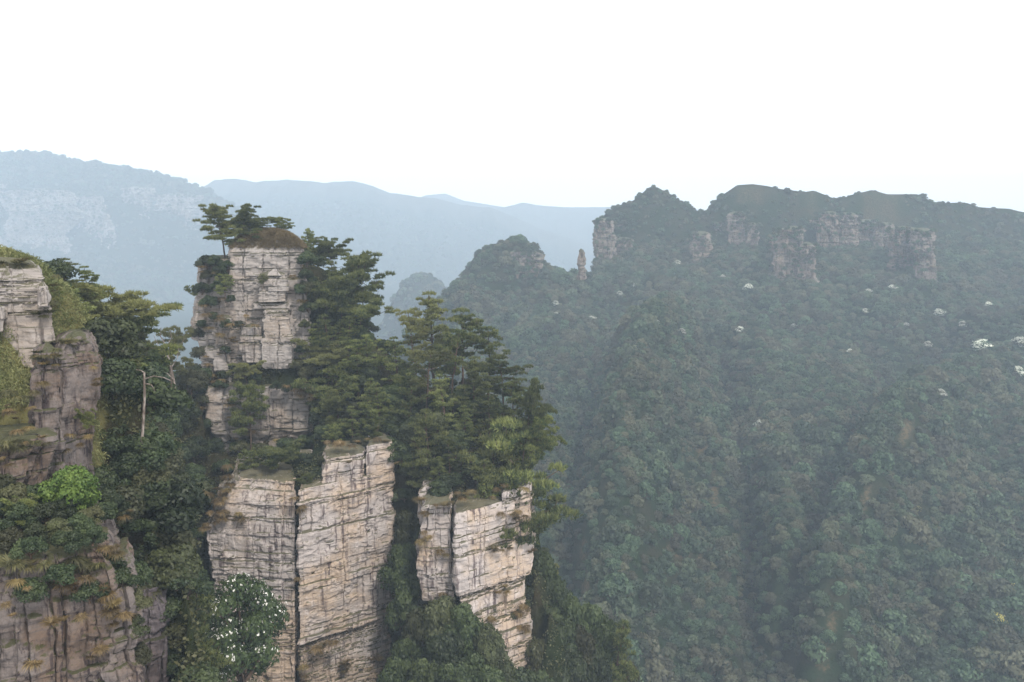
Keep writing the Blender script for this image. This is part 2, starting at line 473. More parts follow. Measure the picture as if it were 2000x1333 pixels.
# ------------------------------------------------------------------ the near hillside that carries the towers
NEAR_PTS = [  # picture column, picture row, distance
    # mound on the right buttress
    (835, 945, 166), (930, 955, 166), (1010, 930, 168), (830, 850, 178), (920, 860, 178), (1000, 880, 176), (850, 770, 190), (930, 790, 188), (985, 840, 184), (890, 760, 196),
    # slope at the tower's right
    (610, 520, 207), (650, 610, 203), (690, 690, 198), (735, 760, 192), (760, 840, 182), (690, 860, 180), (650, 760, 194), (640, 860, 184), (720, 850, 177), (640, 690, 199),
    (560, 480, 207), (470, 500, 207), (385, 760, 206), (350, 790, 204), (310, 800, 200), (800, 880, 182), (795, 1000, 172), (795, 1150, 166), (790, 1300, 158),
    # terrace between tower and front buttress
    (450, 905, 182), (560, 890, 183), (500, 935, 176), (610, 890, 178), (430, 960, 176), (400, 1000, 176), (690, 880, 180),
    # gully to the left of the tower
    (385, 780, 190), (350, 850, 178), (300, 860, 166), (250, 840, 150), (340, 980, 158), (290, 1000, 140), (350, 1130, 140), (300, 1160, 118), (340, 1333, 118), (420, 1360, 124),
    (520, 1420, 132), (280, 1060, 110),
    # back of the left cliff
    (210, 700, 128), (150, 600, 118), (240, 790, 130), (90, 540, 112), (180, 800, 112), (215, 900, 112), (230, 980, 104),
    # grass slope of the left cliff
    (-60, 476, 92), (0, 478, 93), (50, 494, 94), (110, 545, 94), (165, 610, 93), (190, 670, 92), (60, 600, 89), (120, 650, 88), (0, 610, 86), (40, 690, 82), (-60, 690, 82), (110, 690, 85),
    (185, 720, 90), (100, 900, 82), (-60, 800, 80), (0, 760, 80.5), (40, 790, 79.5), (30, 850, 78), (-40, 860, 77.5), (60, 740, 80.5), (150, 900, 86), (195, 860, 92),
    # benches in the lower left
    (140, 1000, 78), (60, 1010, 76), (200, 1010, 82), (40, 1080, 70), (130, 1080, 70), (230, 1090, 74), (-80, 1060, 70), (280, 1130, 82), (300, 1180, 84), (285, 1340, 78), (190, 1100, 68),
    # woods at the foot of the right buttress
    (860, 1260, 156), (950, 1330, 154), (800, 1360, 150), (1000, 1390, 152), (1060, 1210, 172), (1130, 1290, 172), (1190, 1400, 172), (1050, 1120, 178), (1050, 1400, 158), (1100, 1250, 178),
    (900, 1400, 146), (760, 1420, 144),
]
near_xyz = [P(a, b, d) for a, b, d in NEAR_PTS]
for u in np.linspace(-0.95, 0.5, 16):
    near_xyz.append((u * 245, 245, -130.0 if u < 0.1 else -300)); near_xyz.append((u * 300, 300, -230 if u < 0.1 else -300))
for px in (420, 500, 600, 700, 800, 900, 1000):
    for D, z in ((125, -150), (100, -170), (70, -170)):
        if D > 110 and px < 480:
            continue
        near_xyz.append((float(U(px, 1333)) * D, D, z))
for px in (1150, 1250, 1400):
    for D in (80, 120, 150, 190, 215):
        near_xyz.append((float(U(px, 1333)) * D, D, -300 if px > 1200 else -190 if D < 140 else -150))
for px in (-150, 0, 150, 270):
    near_xyz.append((float(U(px, 1333)) * 52, 52, -60.0))
near_xyz = np.array(near_xyz)

CARVE = [(400, 606, 190, 193, 512, 885, 14), (412, 482, 168, 167.5, 1015, 1450, 11), (482, 577, 168, 166, 965, 1450, 11), (577, 774, 161.5, 174, 905, 1450, 14), (822, 888, 158, 158.6, 990, 1185, 12), (888, 1036, 156.4, 167, 985, 1210, 13),
         (945, 1034, 160, 166.5, 1205, 1450, 12), (68, 186, 77, 82.3, 700, 930, 7), (-120, 100, 69.5, 75, 880, 1010, 6), (-160, 258, 56.2, 62, 1110, 1550, 9), (266, 322, 81.5, 83, 1160, 1550, 6)]

def near_z(x, y):
    x = np.asarray(x, float); y = np.asarray(y, float)
    num = 0; den = 0
    for a, b, c in near_xyz:
        w = 1.0 / ((x - a) ** 2 + (y - b) ** 2 + 4.0) ** 2
        num = num + w * c; den = den + w
    z = num / den + 0.5 * fbm(np.stack([x / 5, y / 5, 0 * x], -1), 5, 3)
    u = x / y
    for xl, xr, dl, dr, top, bot, dep in CARVE:      # keep the earth off the rock faces
        ul, ur = float(U(xl, (top + bot) / 2)), float(U(xr, (top + bot) / 2))
        out = np.maximum(np.maximum(ul - u, u - ur), 0) * y
        fr = dl + (dr - dl) * np.clip((u - ul) / (ur - ul), 0, 1) + 2.0
        foot = np.where(y < fr, float(E(bot)) * y, np.where(y < fr + dep - 2, float(E(top)) * fr - 0.6 + 0.15 * (y - fr), 1e6))
        z = np.minimum(z, foot + 7.0 * out)
    return z

nu, nd = 250, 215
NUs = np.linspace(-0.82, 0.22, nu); NDs = np.linspace(50, 262, nd)
a, b = np.meshgrid(NUs, NDs)
nx, ny = a * b, b
nz = near_z(nx, ny)
nz[0], nz[-1], nz[:, 0], nz[:, -1] = -305, -305, -305, -305
gpx, gpy = PX(nx, ny, nz)
grassy = np.clip((230 - gpx) / 40, 0, 1) * np.clip((104 - ny) / 8, 0, 1) * np.clip((ny - 74) / 4, 0, 1)
me = make_mesh("near_hillside", np.stack([nx, ny, nz], -1).reshape(-1, 3), grid_faces(nd, nu), [M["near"]], {"tint": ('POINT', (0.9 * grassy).ravel())}, True)
tag(link("near_hillside", me), "steep scrub covered ground between the near rock towers", None, None, "structure")

# ------------------------------------------------------------------ rock
def rock_block(levels, res, seed, mat, bed=1.1, groove=0.30, colw=5.0, rough=0.10, cell=0.16, wob=0.5, cap=0.5, bedoff=1.0, coloff=0.30, flute=0.0, name="rock_block", parent=None):
    """A bedded, jointed block lofted through LEVELS (row, left column, right column, left distance, right distance, depth), top first."""
    rng = np.random.default_rng(seed)
    L = np.array(levels, float)
    zl = np.array([E(r[0]) * (r[3] + r[4]) / 2 for r in L])
    C = []
    for (py, xl, xr, dl, dr, dep), z in zip(L, zl):
        fl = np.array([float(U(xl, py)) * dl, dl]); fr = np.array([float(U(xr, py)) * dr, dr])
        br = fr * (1 + dep / dr); bl = fl * (1 + dep / dl)
        C.append([fl, fr, br, bl])
    C = np.array(C)
    zs = np.arange(zl[0], zl[-1], -res)
    if len(zs) < 4:
        zs = np.linspace(zl[0], zl[-1], 4)
    nz_ = len(zs)
    Ci = np.stack([[np.interp(-zs, -zl, C[:, k, j]) for j in (0, 1)] for k in range(4)])      # 4,2,nz
    Ci = Ci.transpose(2, 0, 1)
    w = np.linalg.norm(C[:, 1] - C[:, 0], axis=1).max()
    dpt = np.linalg.norm(C[:, 2] - C[:, 1], axis=1).max()
    nf = max(8, int(w / res)); ns = max(5, int(dpt / (res * 1.6))); nb = max(6, int(w / (res * 4)))
    segs = []
    for k, n in ((0, nf), (1, ns), (2, nb), (3, ns)):
        t = np.linspace(0, 1, n, endpoint=False)[None, :, None]
        segs.append(Ci[:, k][:, None] * (1 - t) + Ci[:, (k + 1) % 4][:, None] * t)
    XY = np.concatenate(segs, 1)                     # nz, nt, 2
    nt = XY.shape[1]
    for _ in range(max(2, int(0.35 / res) + 2)):     # ease the corners
        XY = 0.5 * XY + 0.25 * (np.roll(XY, 1, 1) + np.roll(XY, -1, 1))
    dxy = np.roll(XY, -1, 1) - np.roll(XY, 1, 1)
    nrm = np.stack([dxy[..., 1], -dxy[..., 0]], -1)
    nrm /= np.linalg.norm(nrm, axis=-1, keepdims=True) + 1e-9
    seg = np.linalg.norm(np.roll(XY, -1, 1) - XY, axis=-1).mean(0)
    s = np.concatenate([[0], np.cumsum(seg)[:-1]])[None, :] + 0 * zs[:, None]
    Z = zs[:, None] + 0 * s
    pos = np.stack([XY[..., 0], XY[..., 1], Z], -1)
    big = fbm(pos / 7.0, seed + 1, 3)
    zb = Z + 0.16 * big + 0.05 * fbm(pos / 1.6, seed + 2, 2) + 0.015 * s
    # beds
    span = zl[0] - zl[-1] + 8
    th = []
    while sum(th) < span + 6:
        th.append(bed * (0.22 + rng.random() ** 2.2 * 2.1) if rng.random() < 0.7 else bed * (0.12 + 0.18 * rng.random()))
    bd = zl[-1] - 5 + np.cumsum(th)
    bi = np.searchsorted(bd, zb)
    lo = np.where(bi > 0, bd[np.clip(bi - 1, 0, len(bd) - 1)], -1e9); hi = bd[np.clip(bi, 0, len(bd) - 1)]
    db = np.minimum(np.abs(zb - lo), np.abs(hi - zb))
    thick = np.array(th + [bed])[np.clip(bi, 0, len(th))]
    gw = max(0.045, res * 0.45)
    along = 0.5 + 0.5 * vnoise(np.stack([s / 3.0, bi * 3.7, 0 * s], -1), seed + 3)
    d = bedoff * 0.17 * bed ** 0.5 * hash1(bi, seed + 4) * (0.5 + along)
    bnd = np.where(np.abs(zb - lo) < np.abs(hi - zb), bi - 1, bi)
    along2 = 0.5 + 0.5 * vnoise(np.stack([s / 4.0, bnd * 3.7, 0 * s], -1), seed + 3)
    strong = hash1(bnd, seed + 31)
    gmask = np.where(strong > 0.35, 0.6 + 0.85 * along2, 0.5 * np.clip((along2 - 0.42) / 0.2, 0, 1) * along2)
    d -= groove * np.exp(-(db / gw) ** 2) * gmask
    # joints of the single bed
    cw = np.clip(thick * 1.3, 0.6, 3.4) * (0.75 + 0.5 * (0.5 + 0.5 * hash1(bi, seed + 5)))
    sw = s + 0.25 * fbm(pos / 1.3, seed + 6, 2) + 10 * hash1(bi, seed + 7)
    ci = np.floor(sw / cw); fr_ = (sw / cw - ci)
    dj = np.minimum(fr_, 1 - fr_) * cw
    d += cell * hash2(bi, ci.astype(np.int64), seed + 8)
    present = (hash2(bi, np.round(sw / cw).astype(np.int64), seed + 9) > 0.68)
    d -= 0.65 * groove * np.exp(-(dj / gw) ** 2) * present
    # joints that run through many beds, and the columns between them
    sj, edges = -3 - rng.random() * colw, []
    total = s.max() + 6
    while sj < total:
        edges.append(sj); sj += colw * (0.45 + 1.1 * rng.random())
    edges = np.array(edges)
    s2 = s + 0.5 * fbm(np.stack([s * 0 + seed, Z / 5, 0 * s], -1), seed + 10, 3) + 0.15 * fbm(pos / 0.8, seed + 11, 2)
    ji = np.searchsorted(edges, s2)
    dt = np.minimum(np.abs(s2 - edges[np.clip(ji - 1, 0, len(edges) - 1)]), np.abs(s2 - edges[np.clip(ji, 0, len(edges) - 1)]))
    d += coloff * (colw / 5.0) ** 0.5 * hash1(ji, seed + 12)
    d -= 1.5 * groove * np.exp(-(dt / (gw * 1.7)) ** 2) * np.clip(0.35 + 1.3 * vnoise(np.stack([Z / 5, ji * 5.1, 0 * s], -1), seed + 13), 0, 1.2)
    # missing chunks, weathering
    hc = hash2(bi, ci.astype(np.int64), seed + 14)
    d -= 0.45 * bed ** 0.5 * np.clip((hc - 0.78) / 0.22, 0, 1) * (0.6 + 0.4 * along)
    ch = fbm(pos / np.array([2.6, 2.6, 1.2]), seed + 16, 3)
    d += 0.13 * np.clip(ch / 0.25, -1, 1) * bed ** 0.5
    if flute:
        d += flute * fbm(np.stack([s / 0.8, Z / 4.0, 0 * s], -1), seed + 18, 4, 0.65)
    d += wob * big + rough * fbm(pos / 0.7, seed + 15, 4, 0.6)
    d -= 0.30 * np.exp(-(zs[0] - zs) / 0.35)[:, None]
    XY = XY + nrm * d[..., None]
    v = [np.stack([XY[..., 0], XY[..., 1], Z], -1)]
    # domed, uneven top
    top = v[0][0]
    cen = top.mean(0)
    K = max(4, min(14, int(min(w, dpt) / 2 / (res * 2))))
    for k in range(1, K + 1):
        t = 1 - k / (K + 0.6)
        ring = cen + (top - cen) * t
        ring[:, 2] = top[:, 2] + cap * (1 - t * t) + 0.35 * fbm(ring / 1.7, seed + 20, 3) * min(1, k / 2)
        v.insert(0, ring[None])
    v = np.concatenate(v, 0)
    nr = v.shape[0]
    V = v.reshape(-1, 3)
    F = grid_faces(nr, nt, wrap=True)[:, ::-1]
    V = np.concatenate([V, v[0].mean(0)[None]])
    fan = np.stack([np.arange(nt), (np.arange(nt) + 1) % nt, np.full(nt, len(V) - 1)], -1)
    me = make_mesh(name, V, [F, fan], [mat], None, False)
    return link(name, me, parent)

def thing(name, label, cat, loc, group=None):
    o = link(name, None)
    o.location = loc
    return tag(o, label, cat, group)

def rock_thing(name, label, blocks, mat, res, seed, cat="rock", group=None, **kw):
    """An Empty at the rock's foot that parents its blocks."""
    b0 = blocks[0][0] if isinstance(blocks[0], tuple) else blocks[0]
    lv = b0[-1]
    root = thing(name, label, cat, (0, 0, 0), group)
    foot = P(lv[1], lv[0], lv[3])
    root.location = foot
    for i, b in enumerate(blocks):
        opts = dict(kw)
        if isinstance(b, tuple):
            b, extra = b
            opts.update(extra)
        o = rock_block(b, opts.pop("res", res), seed + 37 * i, opts.pop("mat", mat), parent=root, **opts)
        o.location = -Vector(foot)
    return root

# the tall tower
rock_thing("rock_tower", "tall weathered grey sandstone tower with a grassy top and crooked pines", [
    [(755, 408, 611, 191, 194, 20), (775, 404, 614, 190.5, 193.5, 20), (812, 406, 617, 190, 193, 20), (845, 418, 614, 190.5, 193, 20), (862, 430, 590, 192, 194, 18), (930, 430, 600, 192, 194, 16)],
    ([(488, 453, 592, 196.5, 198, 14), (515, 451, 593, 196, 198, 14), (548, 449, 590, 196, 198, 15), (580, 452, 590, 197, 198.5, 14)], dict(cap=3.6)),
    [(507, 394, 458, 199, 197, 12), (540, 392, 470, 198, 196.5, 14), (585, 388, 480, 197, 196, 15), (640, 380, 480, 196, 195, 16), (700, 396, 480, 195.5, 195, 16), (780, 412, 480, 195, 195, 16)],
    [(545, 440, 596, 197, 198, 14), (640, 436, 600, 196, 197, 15), (780, 432, 600, 195, 196, 16)],
    ([(537, 509, 556, 193.5, 194, 7), (570, 508, 557, 193, 193.8, 7), (590, 508, 557, 193, 193.8, 7)], dict(bed=2.4, colw=9)),
    ([(594, 500, 566, 193.6, 194.2, 7), (604, 500, 568, 193.4, 194, 7)], dict(bed=0.5, colw=9)),
    ([(606, 517, 565, 192.6, 193.4, 8), (650, 515, 570, 192.3, 193, 8), (712, 513, 572, 192, 192.8, 8), (722, 518, 566, 192.6, 193, 8)], dict(bed=1.9, colw=3.2)),
    [(600, 566, 601, 195.5, 197, 10), (660, 568, 604, 195, 196.5, 10), (770, 566, 606, 194.5, 196, 10)],
    ([(640, 470, 512, 194, 194, 7), (668, 468, 513, 193.7, 193.8, 7), (708, 474, 512, 193.8, 194, 7)], dict(bed=1.6, colw=4)),
    ([(622, 424, 452, 194.2, 194.4, 6), (645, 426, 450, 194, 194.3, 6)], dict(bed=1.2)),
    ([(660, 420, 442, 194.4, 194.6, 6), (727, 428, 446, 194, 194.4, 6)], dict(bed=2.0)),
    ([(680, 395, 424, 195, 195, 6), (716, 398, 426, 194.6, 194.8, 6)], dict(bed=1.5)),
    ([(592, 382, 400, 199, 198.5, 8), (655, 372, 402, 198, 197.5, 8), (668, 378, 402, 198, 197.5, 8)], dict(bed=2.2, colw=2)),
    ([(531, 524, 543, 192.9, 193.2, 2.2), (540, 520, 549, 192.6, 193, 2.6)], dict(bed=1.5, res=0.10, cap=0.6)),
], M["rock_grey"], 0.14, 100, cap=0.6, bed=2.0, groove=0.42, coloff=0.6, colw=4.0)

# the front buttress
rock_thing("rock_buttress", "broad pale rock face stained orange, split by a black upright crack", [
    [(938, 472, 574, 168, 165.5, 18), (985, 432, 576, 166, 164, 20), (1052, 406, 577, 165, 163, 20), (1070, 412, 577, 165, 163, 20), (1200, 420, 577, 164.5, 162.5, 20), (1420, 436, 577, 164, 162, 20)],
    ([(938, 583, 770, 162, 175, 18), (1010, 582, 770, 161.5, 174.5, 18), (1120, 583, 776, 161.2, 174, 18), (1180, 583, 776, 161.2, 174, 18), (1228, 584, 770, 161.4, 174, 18)], dict(bed=3.6, cell=0.05, groove=0.40, wob=0.35, colw=8)),
    ([(892, 634, 708, 166, 171, 12), (935, 628, 708, 165.5, 171, 12), (945, 628, 708, 165.8, 171, 12)], dict(bed=1.4)),
    ([(868, 716, 770, 171, 175, 10), (900, 714, 771, 170.8, 175, 10), (945, 714, 771, 171, 175, 10)], dict(bed=1.8, colw=9)),
    ([(1226, 586, 768, 162.4, 174.5, 18), (1260, 586, 760, 162, 174, 18), (1420, 586, 780, 161.5, 174, 18)], dict(bed=0.55, cell=0.22, colw=3)),
    ([(893, 574, 612, 177, 178, 6), (925, 572, 613, 176.5, 177.5, 6)], dict(bed=1.5)),
    ([(1030, 404, 440, 165.5, 164.5, 6), (1090, 410, 436, 164.4, 163.8, 6)], dict(bed=0.8, colw=2)),
], M["rock"], 0.13, 300, bed=2.5, cell=0.07, cap=0.5, groove=0.36)

# the right buttress
rock_thing("rock_buttress", "layered whitish rock pillar carrying the tallest pines, its lower tiers overhanging", [
    ([(988, 826, 882, 159, 159.5, 14), (1040, 820, 883, 158.6, 159, 14), (1110, 817, 884, 158.2, 158.6, 14), (1158, 822, 886, 158.2, 158.6, 14), (1174, 830, 886, 158.8, 159, 14)], dict(colw=3)),
    ([(985, 890, 1034, 157, 168, 16), (1040, 888, 1038, 156.5, 167.5, 16), (1115, 890, 1040, 156.2, 167, 16), (1144, 896, 1038, 156.6, 167, 16)], dict(bed=1.5, colw=4.2)),
    ([(1146, 898, 1024, 158, 167.5, 14), (1178, 902, 1024, 157.5, 167, 14), (1208, 912, 1020, 157.8, 167, 14)], dict(bed=0.6, cell=0.22)),
    ([(1206, 942, 1036, 160.4, 167, 14), (1260, 950, 1036, 160, 166.5, 14), (1300, 966, 1034, 160, 166.5, 14), (1400, 1000, 1036, 160, 166, 14)], dict(bed=0.7, cell=0.2)),
    ([(952, 822, 862, 166, 167, 6), (985, 820, 864, 165, 166, 6)], dict(bed=0.7)),
    ([(952, 985, 1036, 164, 168.5, 8), (985, 980, 1037, 163.5, 168, 8)], dict(bed=0.6, cell=0.25, colw=2)),
    ([(1176, 832, 880, 160.5, 160.5, 12), (1300, 832, 900, 160, 160, 12)], dict(bed=1.0)),
], M["rock"], 0.125, 500, bed=1.9, cell=0.13, cap=0.4, groove=0.36)

# the left cliff
rock_thing("rock_outcrop", "grey cracked rock ledge sticking out of the grassy slope at the left edge", [
    ([(515, -50, 68, 86, 87.5, 8), (545, -50, 84, 85, 86.5, 8), (560, -50, 88, 84.8, 86.3, 8), (610, -50, 98, 84.5, 86, 8)], dict(bed=0.6)),
    ([(560, 70, 96, 84.6, 85.2, 4), (600, 72, 99, 84.2, 85, 4)], dict(bed=0.7)),
    ([(600, -50, 12, 83, 83.5, 5), (650, -50, 8, 82.5, 83, 5)], dict(bed=0.7)),
    ([(585, -50, 92, 84.9, 86.3, 5), (640, -50, 100, 84.4, 85.8, 5), (720, -50, 104, 83.8, 85, 5)], dict(bed=0.9)),
], M["rock_grey"], 0.075, 700, bed=0.7, groove=0.2, colw=2.6, rough=0.06, cell=0.10, wob=0.25, cap=0.3)
rock_thing("rock_cliff", "purple-brown streaked cliff under the grassy slope at the left edge", [
    ([(668, 122, 176, 80, 83, 8), (720, 118, 186, 79.4, 82.5, 8), (790, 118, 190, 79, 82.5, 8), (960, 120, 186, 79, 82.5, 8)], dict(bed=1.5)),
    ([(690, 74, 118, 78, 78.8, 8), (800, 70, 120, 77.5, 78.4, 8), (960, 64, 122, 77, 78, 8)], dict(bed=1.6, colw=1.6)),
    ([(868, -60, 112, 69.5, 75.5, 8), (940, -60, 96, 69, 74.5, 8), (1000, -60, 66, 69.5, 74, 8), (1050, -60, 20, 70, 73, 8)], dict(bed=0.9, cell=.2)),
], M["rock_red"], 0.07, 800, bed=4.5, bedoff=0.35, coloff=0.9, groove=0.22, colw=1.3, flute=0.24, rough=0.15, cell=0.16, wob=0.45, cap=0.5)
rock_thing("rock_cliff", "near cliff streaked rust and violet in the lower left corner", [
    ([(1098, -90, 205, 57, 62, 12), (1160, -90, 222, 56.5, 61.5, 12), (1380, -90, 226, 56, 61, 12)], dict(bed=5)),
    ([(1150, 208, 254, 61.2, 62.5, 10), (1250, 214, 260, 60.8, 62.2, 10), (1380, 216, 262, 60.6, 62, 10)], dict(bed=4, colw=0.9)),
    ([(1090, 150, 172, 62, 62.4, 3), (1135, 146, 178, 61.4, 61.8, 3)], dict(bed=.8)),
], M["rock_red"], 0.06, 900, bed=4.5, bedoff=0.35, coloff=0.9, groove=0.22, colw=1.3, flute=0.24, rough=0.15, cell=0.14, wob=0.4, cap=0.4)
rock_thing("rock_outcrop", "violet-grey rock block in the shade between the lower left cliff and the flowering tree", [
    [(1150, 270, 314, 82, 83.5, 7), (1200, 268, 320, 81.6, 83, 7), (1400, 268, 322, 81, 82.5, 7)],
], M["rock_violet"], 0.07, 950, bed=4.5, bedoff=0.35, coloff=0.9, groove=0.22, colw=1.3, flute=0.24, rough=0.12, cell=0.12, wob=0.3, cap=0.4)

# far cliffs
FAR = dict(bed=3.6, groove=1.3, colw=13, rough=0.9, cell=1.3, wob=4.5, cap=3.0)
def find(px, py, dmin=300, dmax=3800, up=2.0):
    """Where the line of sight through (px, py) meets the land."""
    Ds = np.arange(dmin, dmax, 1.5)
    uu, ee = float(U(px, py)), float(E(py))
    hit = np.nonzero(sample(Zg, np.full(len(Ds), uu), Ds) + up >= ee * Ds)[0]
    d = Ds[hit[0]] if len(hit) else 700.0
    return np.array([uu * d, d, float(sample(Zg, np.array([uu]), np.array([d]))[0])])

EXTRA = []
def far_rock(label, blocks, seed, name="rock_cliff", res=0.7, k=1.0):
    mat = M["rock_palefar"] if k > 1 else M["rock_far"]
    out = []
    for b in blocks:
        b = [r[:3] for r in b]
        py, xl, xr = b[-1]
        d = find((xl + xr) / 2, py, up=7.0 * k)[1]
        rq = np.random.default_rng(seed + len(out))
        n = len(b)
        lv = [(r[0], r[1], r[2], d + (12 + 10 * (n - 1 - q)) * k * 0.5, d + (10 + 10 * (n - 1 - q)) * k * 0.5, 50 * k) for q, r in enumerate(b)]
        lv.append((py + 18, xl, xr, d + 4, d + 3, 50 * k))
        rag = []
        for q in range(len(lv) - 1):                       # ragged sides: a few more levels with the edges shifted
            for f in (0.0, 0.33, 0.66):
                a_, b_ = np.array(lv[q], float), np.array(lv[q + 1], float)
                m_ = a_ + (b_ - a_) * f
                w_ = (m_[2] - m_[1])
                m_[1] += w_ * rq.uniform(-0.10, 0.14); m_[2] -= w_ * rq.uniform(-0.10, 0.14)
                rag.append(tuple(m_))
        rag.append(lv[-1])
        out.append(rag)
        nveg = 0 if k < 1 else int(8 + 0.12 * (xr - xl) * (b[-1][0] - b[0][0]) ** 0.5)
        for _ in range(nveg):                              # bushes and small trees on its top, ledges and sides
            tq = rq.random()
            row = b[0][0] + (py - b[0][0]) * tq * tq - 2
            col = rq.uniform(xl - 8, xr + 8)
            p_ = P(col, row, lv[0][3] + (d - lv[0][3]) * tq * tq - 1.0)
            EXTRA.append((*p_, rq.uniform(1.0, 2.6) * (k if k > 1 else 1)))
    opt = dict(FAR)
    for key in ("bed", "groove", "colw", "rough", "cell", "wob", "cap"):
        opt[key] *= k
    rock_thing(name, label, out, mat, res, seed, group="cliffs on the far mountains", **opt)
far_rock("pale upright cliff at the left end of the right-hand mountain, under its dark pointed top", [
    [(432, 1163, 1192, 970, 962, 40), (470, 1164, 1200, 964, 954, 40), (512, 1166, 1196, 959, 949, 40)], [(438, 1180, 1236, 964, 959, 30), (452, 1182, 1238, 962, 957, 30)], [(470, 1200, 1232), (496, 1198, 1228)]], 1100)
far_rock("small pale crag above the blossoming trees, below the saddle of the right-hand mountain", [[(458, 1358, 1386, 957, 954, 30), (490, 1354, 1390, 951, 949, 30), (506, 1352, 1374, 949, 946, 30)]], 1120)
far_rock("faint reddish rock band under the tallest rounded grass crest", [[(418, 1424, 1452, 951, 949, 25), (470, 1420, 1456, 944, 941, 25)], [(440, 1462, 1478, 949, 949, 20), (474, 1460, 1480, 946, 946, 20)], [(436, 1396, 1424), (462, 1394, 1422)]], 1140)
far_rock("pale stepped cliff standing forward at the centre of the right-hand mountain", [
    [(448, 1530, 1566, 941, 941, 30), (500, 1516, 1570, 930, 933, 30), (548, 1506, 1560, 923, 925, 30)], [(480, 1562, 1588, 936, 938, 24), (545, 1552, 1594, 923, 928, 24)], [(462, 1508, 1530), (500, 1504, 1528)]], 1160)
far_rock("band of cracked rock below the second grass crest, right of the stepped cliff", [[(418, 1602, 1640, 964, 964, 24), (474, 1598, 1640, 951, 951, 24)], [(420, 1640, 1674, 967, 967, 24), (470, 1642, 1676, 959, 959, 24)], [(430, 1576, 1606), (456, 1574, 1606)], [(434, 1676, 1706), (466, 1676, 1708)]], 1180)
far_rock("wide red-grey cliff on the right flank of the right-hand mountain", [
    [(440, 1708, 1742, 980, 980, 30), (476, 1706, 1744, 970, 970, 30)], [(448, 1742, 1784, 978, 978, 30), (526, 1736, 1786, 954, 957, 30)], [(452, 1784, 1818, 978, 980, 30), (540, 1788, 1824, 951, 957, 30)]], 1200)
far_rock("rocky wooded knob standing left of the right-hand mountain, its pale face bare", [[(492, 1000, 1058, 833, 839, 24), (522, 1002, 1062, 828, 833, 24), (548, 1014, 1046, 823, 826, 24)]], 1220, "rock_crag")
far_rock("thin lone rock needle between the wooded knob and the right-hand mountain", [[(490, 1133, 1138), (507, 1131, 1141), (530, 1128, 1144)]], 1240, "rock_needle", 0.5, 0.4)
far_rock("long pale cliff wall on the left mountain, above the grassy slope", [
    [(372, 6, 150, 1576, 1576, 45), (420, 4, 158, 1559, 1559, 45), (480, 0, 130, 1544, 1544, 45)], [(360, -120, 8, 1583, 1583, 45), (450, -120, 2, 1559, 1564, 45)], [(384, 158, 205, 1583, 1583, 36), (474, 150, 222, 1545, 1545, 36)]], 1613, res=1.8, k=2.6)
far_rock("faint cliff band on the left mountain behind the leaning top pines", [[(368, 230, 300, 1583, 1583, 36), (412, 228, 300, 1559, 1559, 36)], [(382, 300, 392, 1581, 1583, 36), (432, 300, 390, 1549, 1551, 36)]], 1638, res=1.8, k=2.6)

# ------------------------------------------------------------------ plants: one mesh of each kind
def rand_dirs(rng, n, up=0.0):
    d = rng.normal(size=(n, 3)); d[:, 2] += up
    return d / np.linalg.norm(d, axis=1)[:, None]

def leaf_quads(c, nrm, size, rng, aspect=0.6):
    """Diamond leaves at C facing roughly NRM."""
    n = len(c)
    t = np.cross(nrm, rand_dirs(rng, n)); t /= np.linalg.norm(t, axis=1)[:, None] + 1e-9
    b = np.cross(nrm, t)
    s = np.asarray(size).reshape(-1, 1) * np.ones((n, 1))
    v = np.stack([c - t * s, c - b * s * aspect + nrm * s * 0.12, c + t * s, c + b * s * aspect - nrm * s * 0.12], 1).reshape(-1, 3)
    return v, np.arange(4 * n).reshape(-1, 4)

def limb(p0, p1, r0, r1, rng, wig=0.08, n=6, sag=0.0):
    t = np.linspace(0, 1, n)[:, None]
    p = p0 + (p1 - p0) * t
    ln = np.linalg.norm(p1 - p0)
    w = rng.normal(size=(n, 3)) * wig * ln * 0.5
    w[0] = 0; w[-1] = 0
    p = p + w
    p[:, 2] -= (sag * ln * np.sin(np.pi * t[:, 0]))
    return p, np.linspace(r0, r1, n)

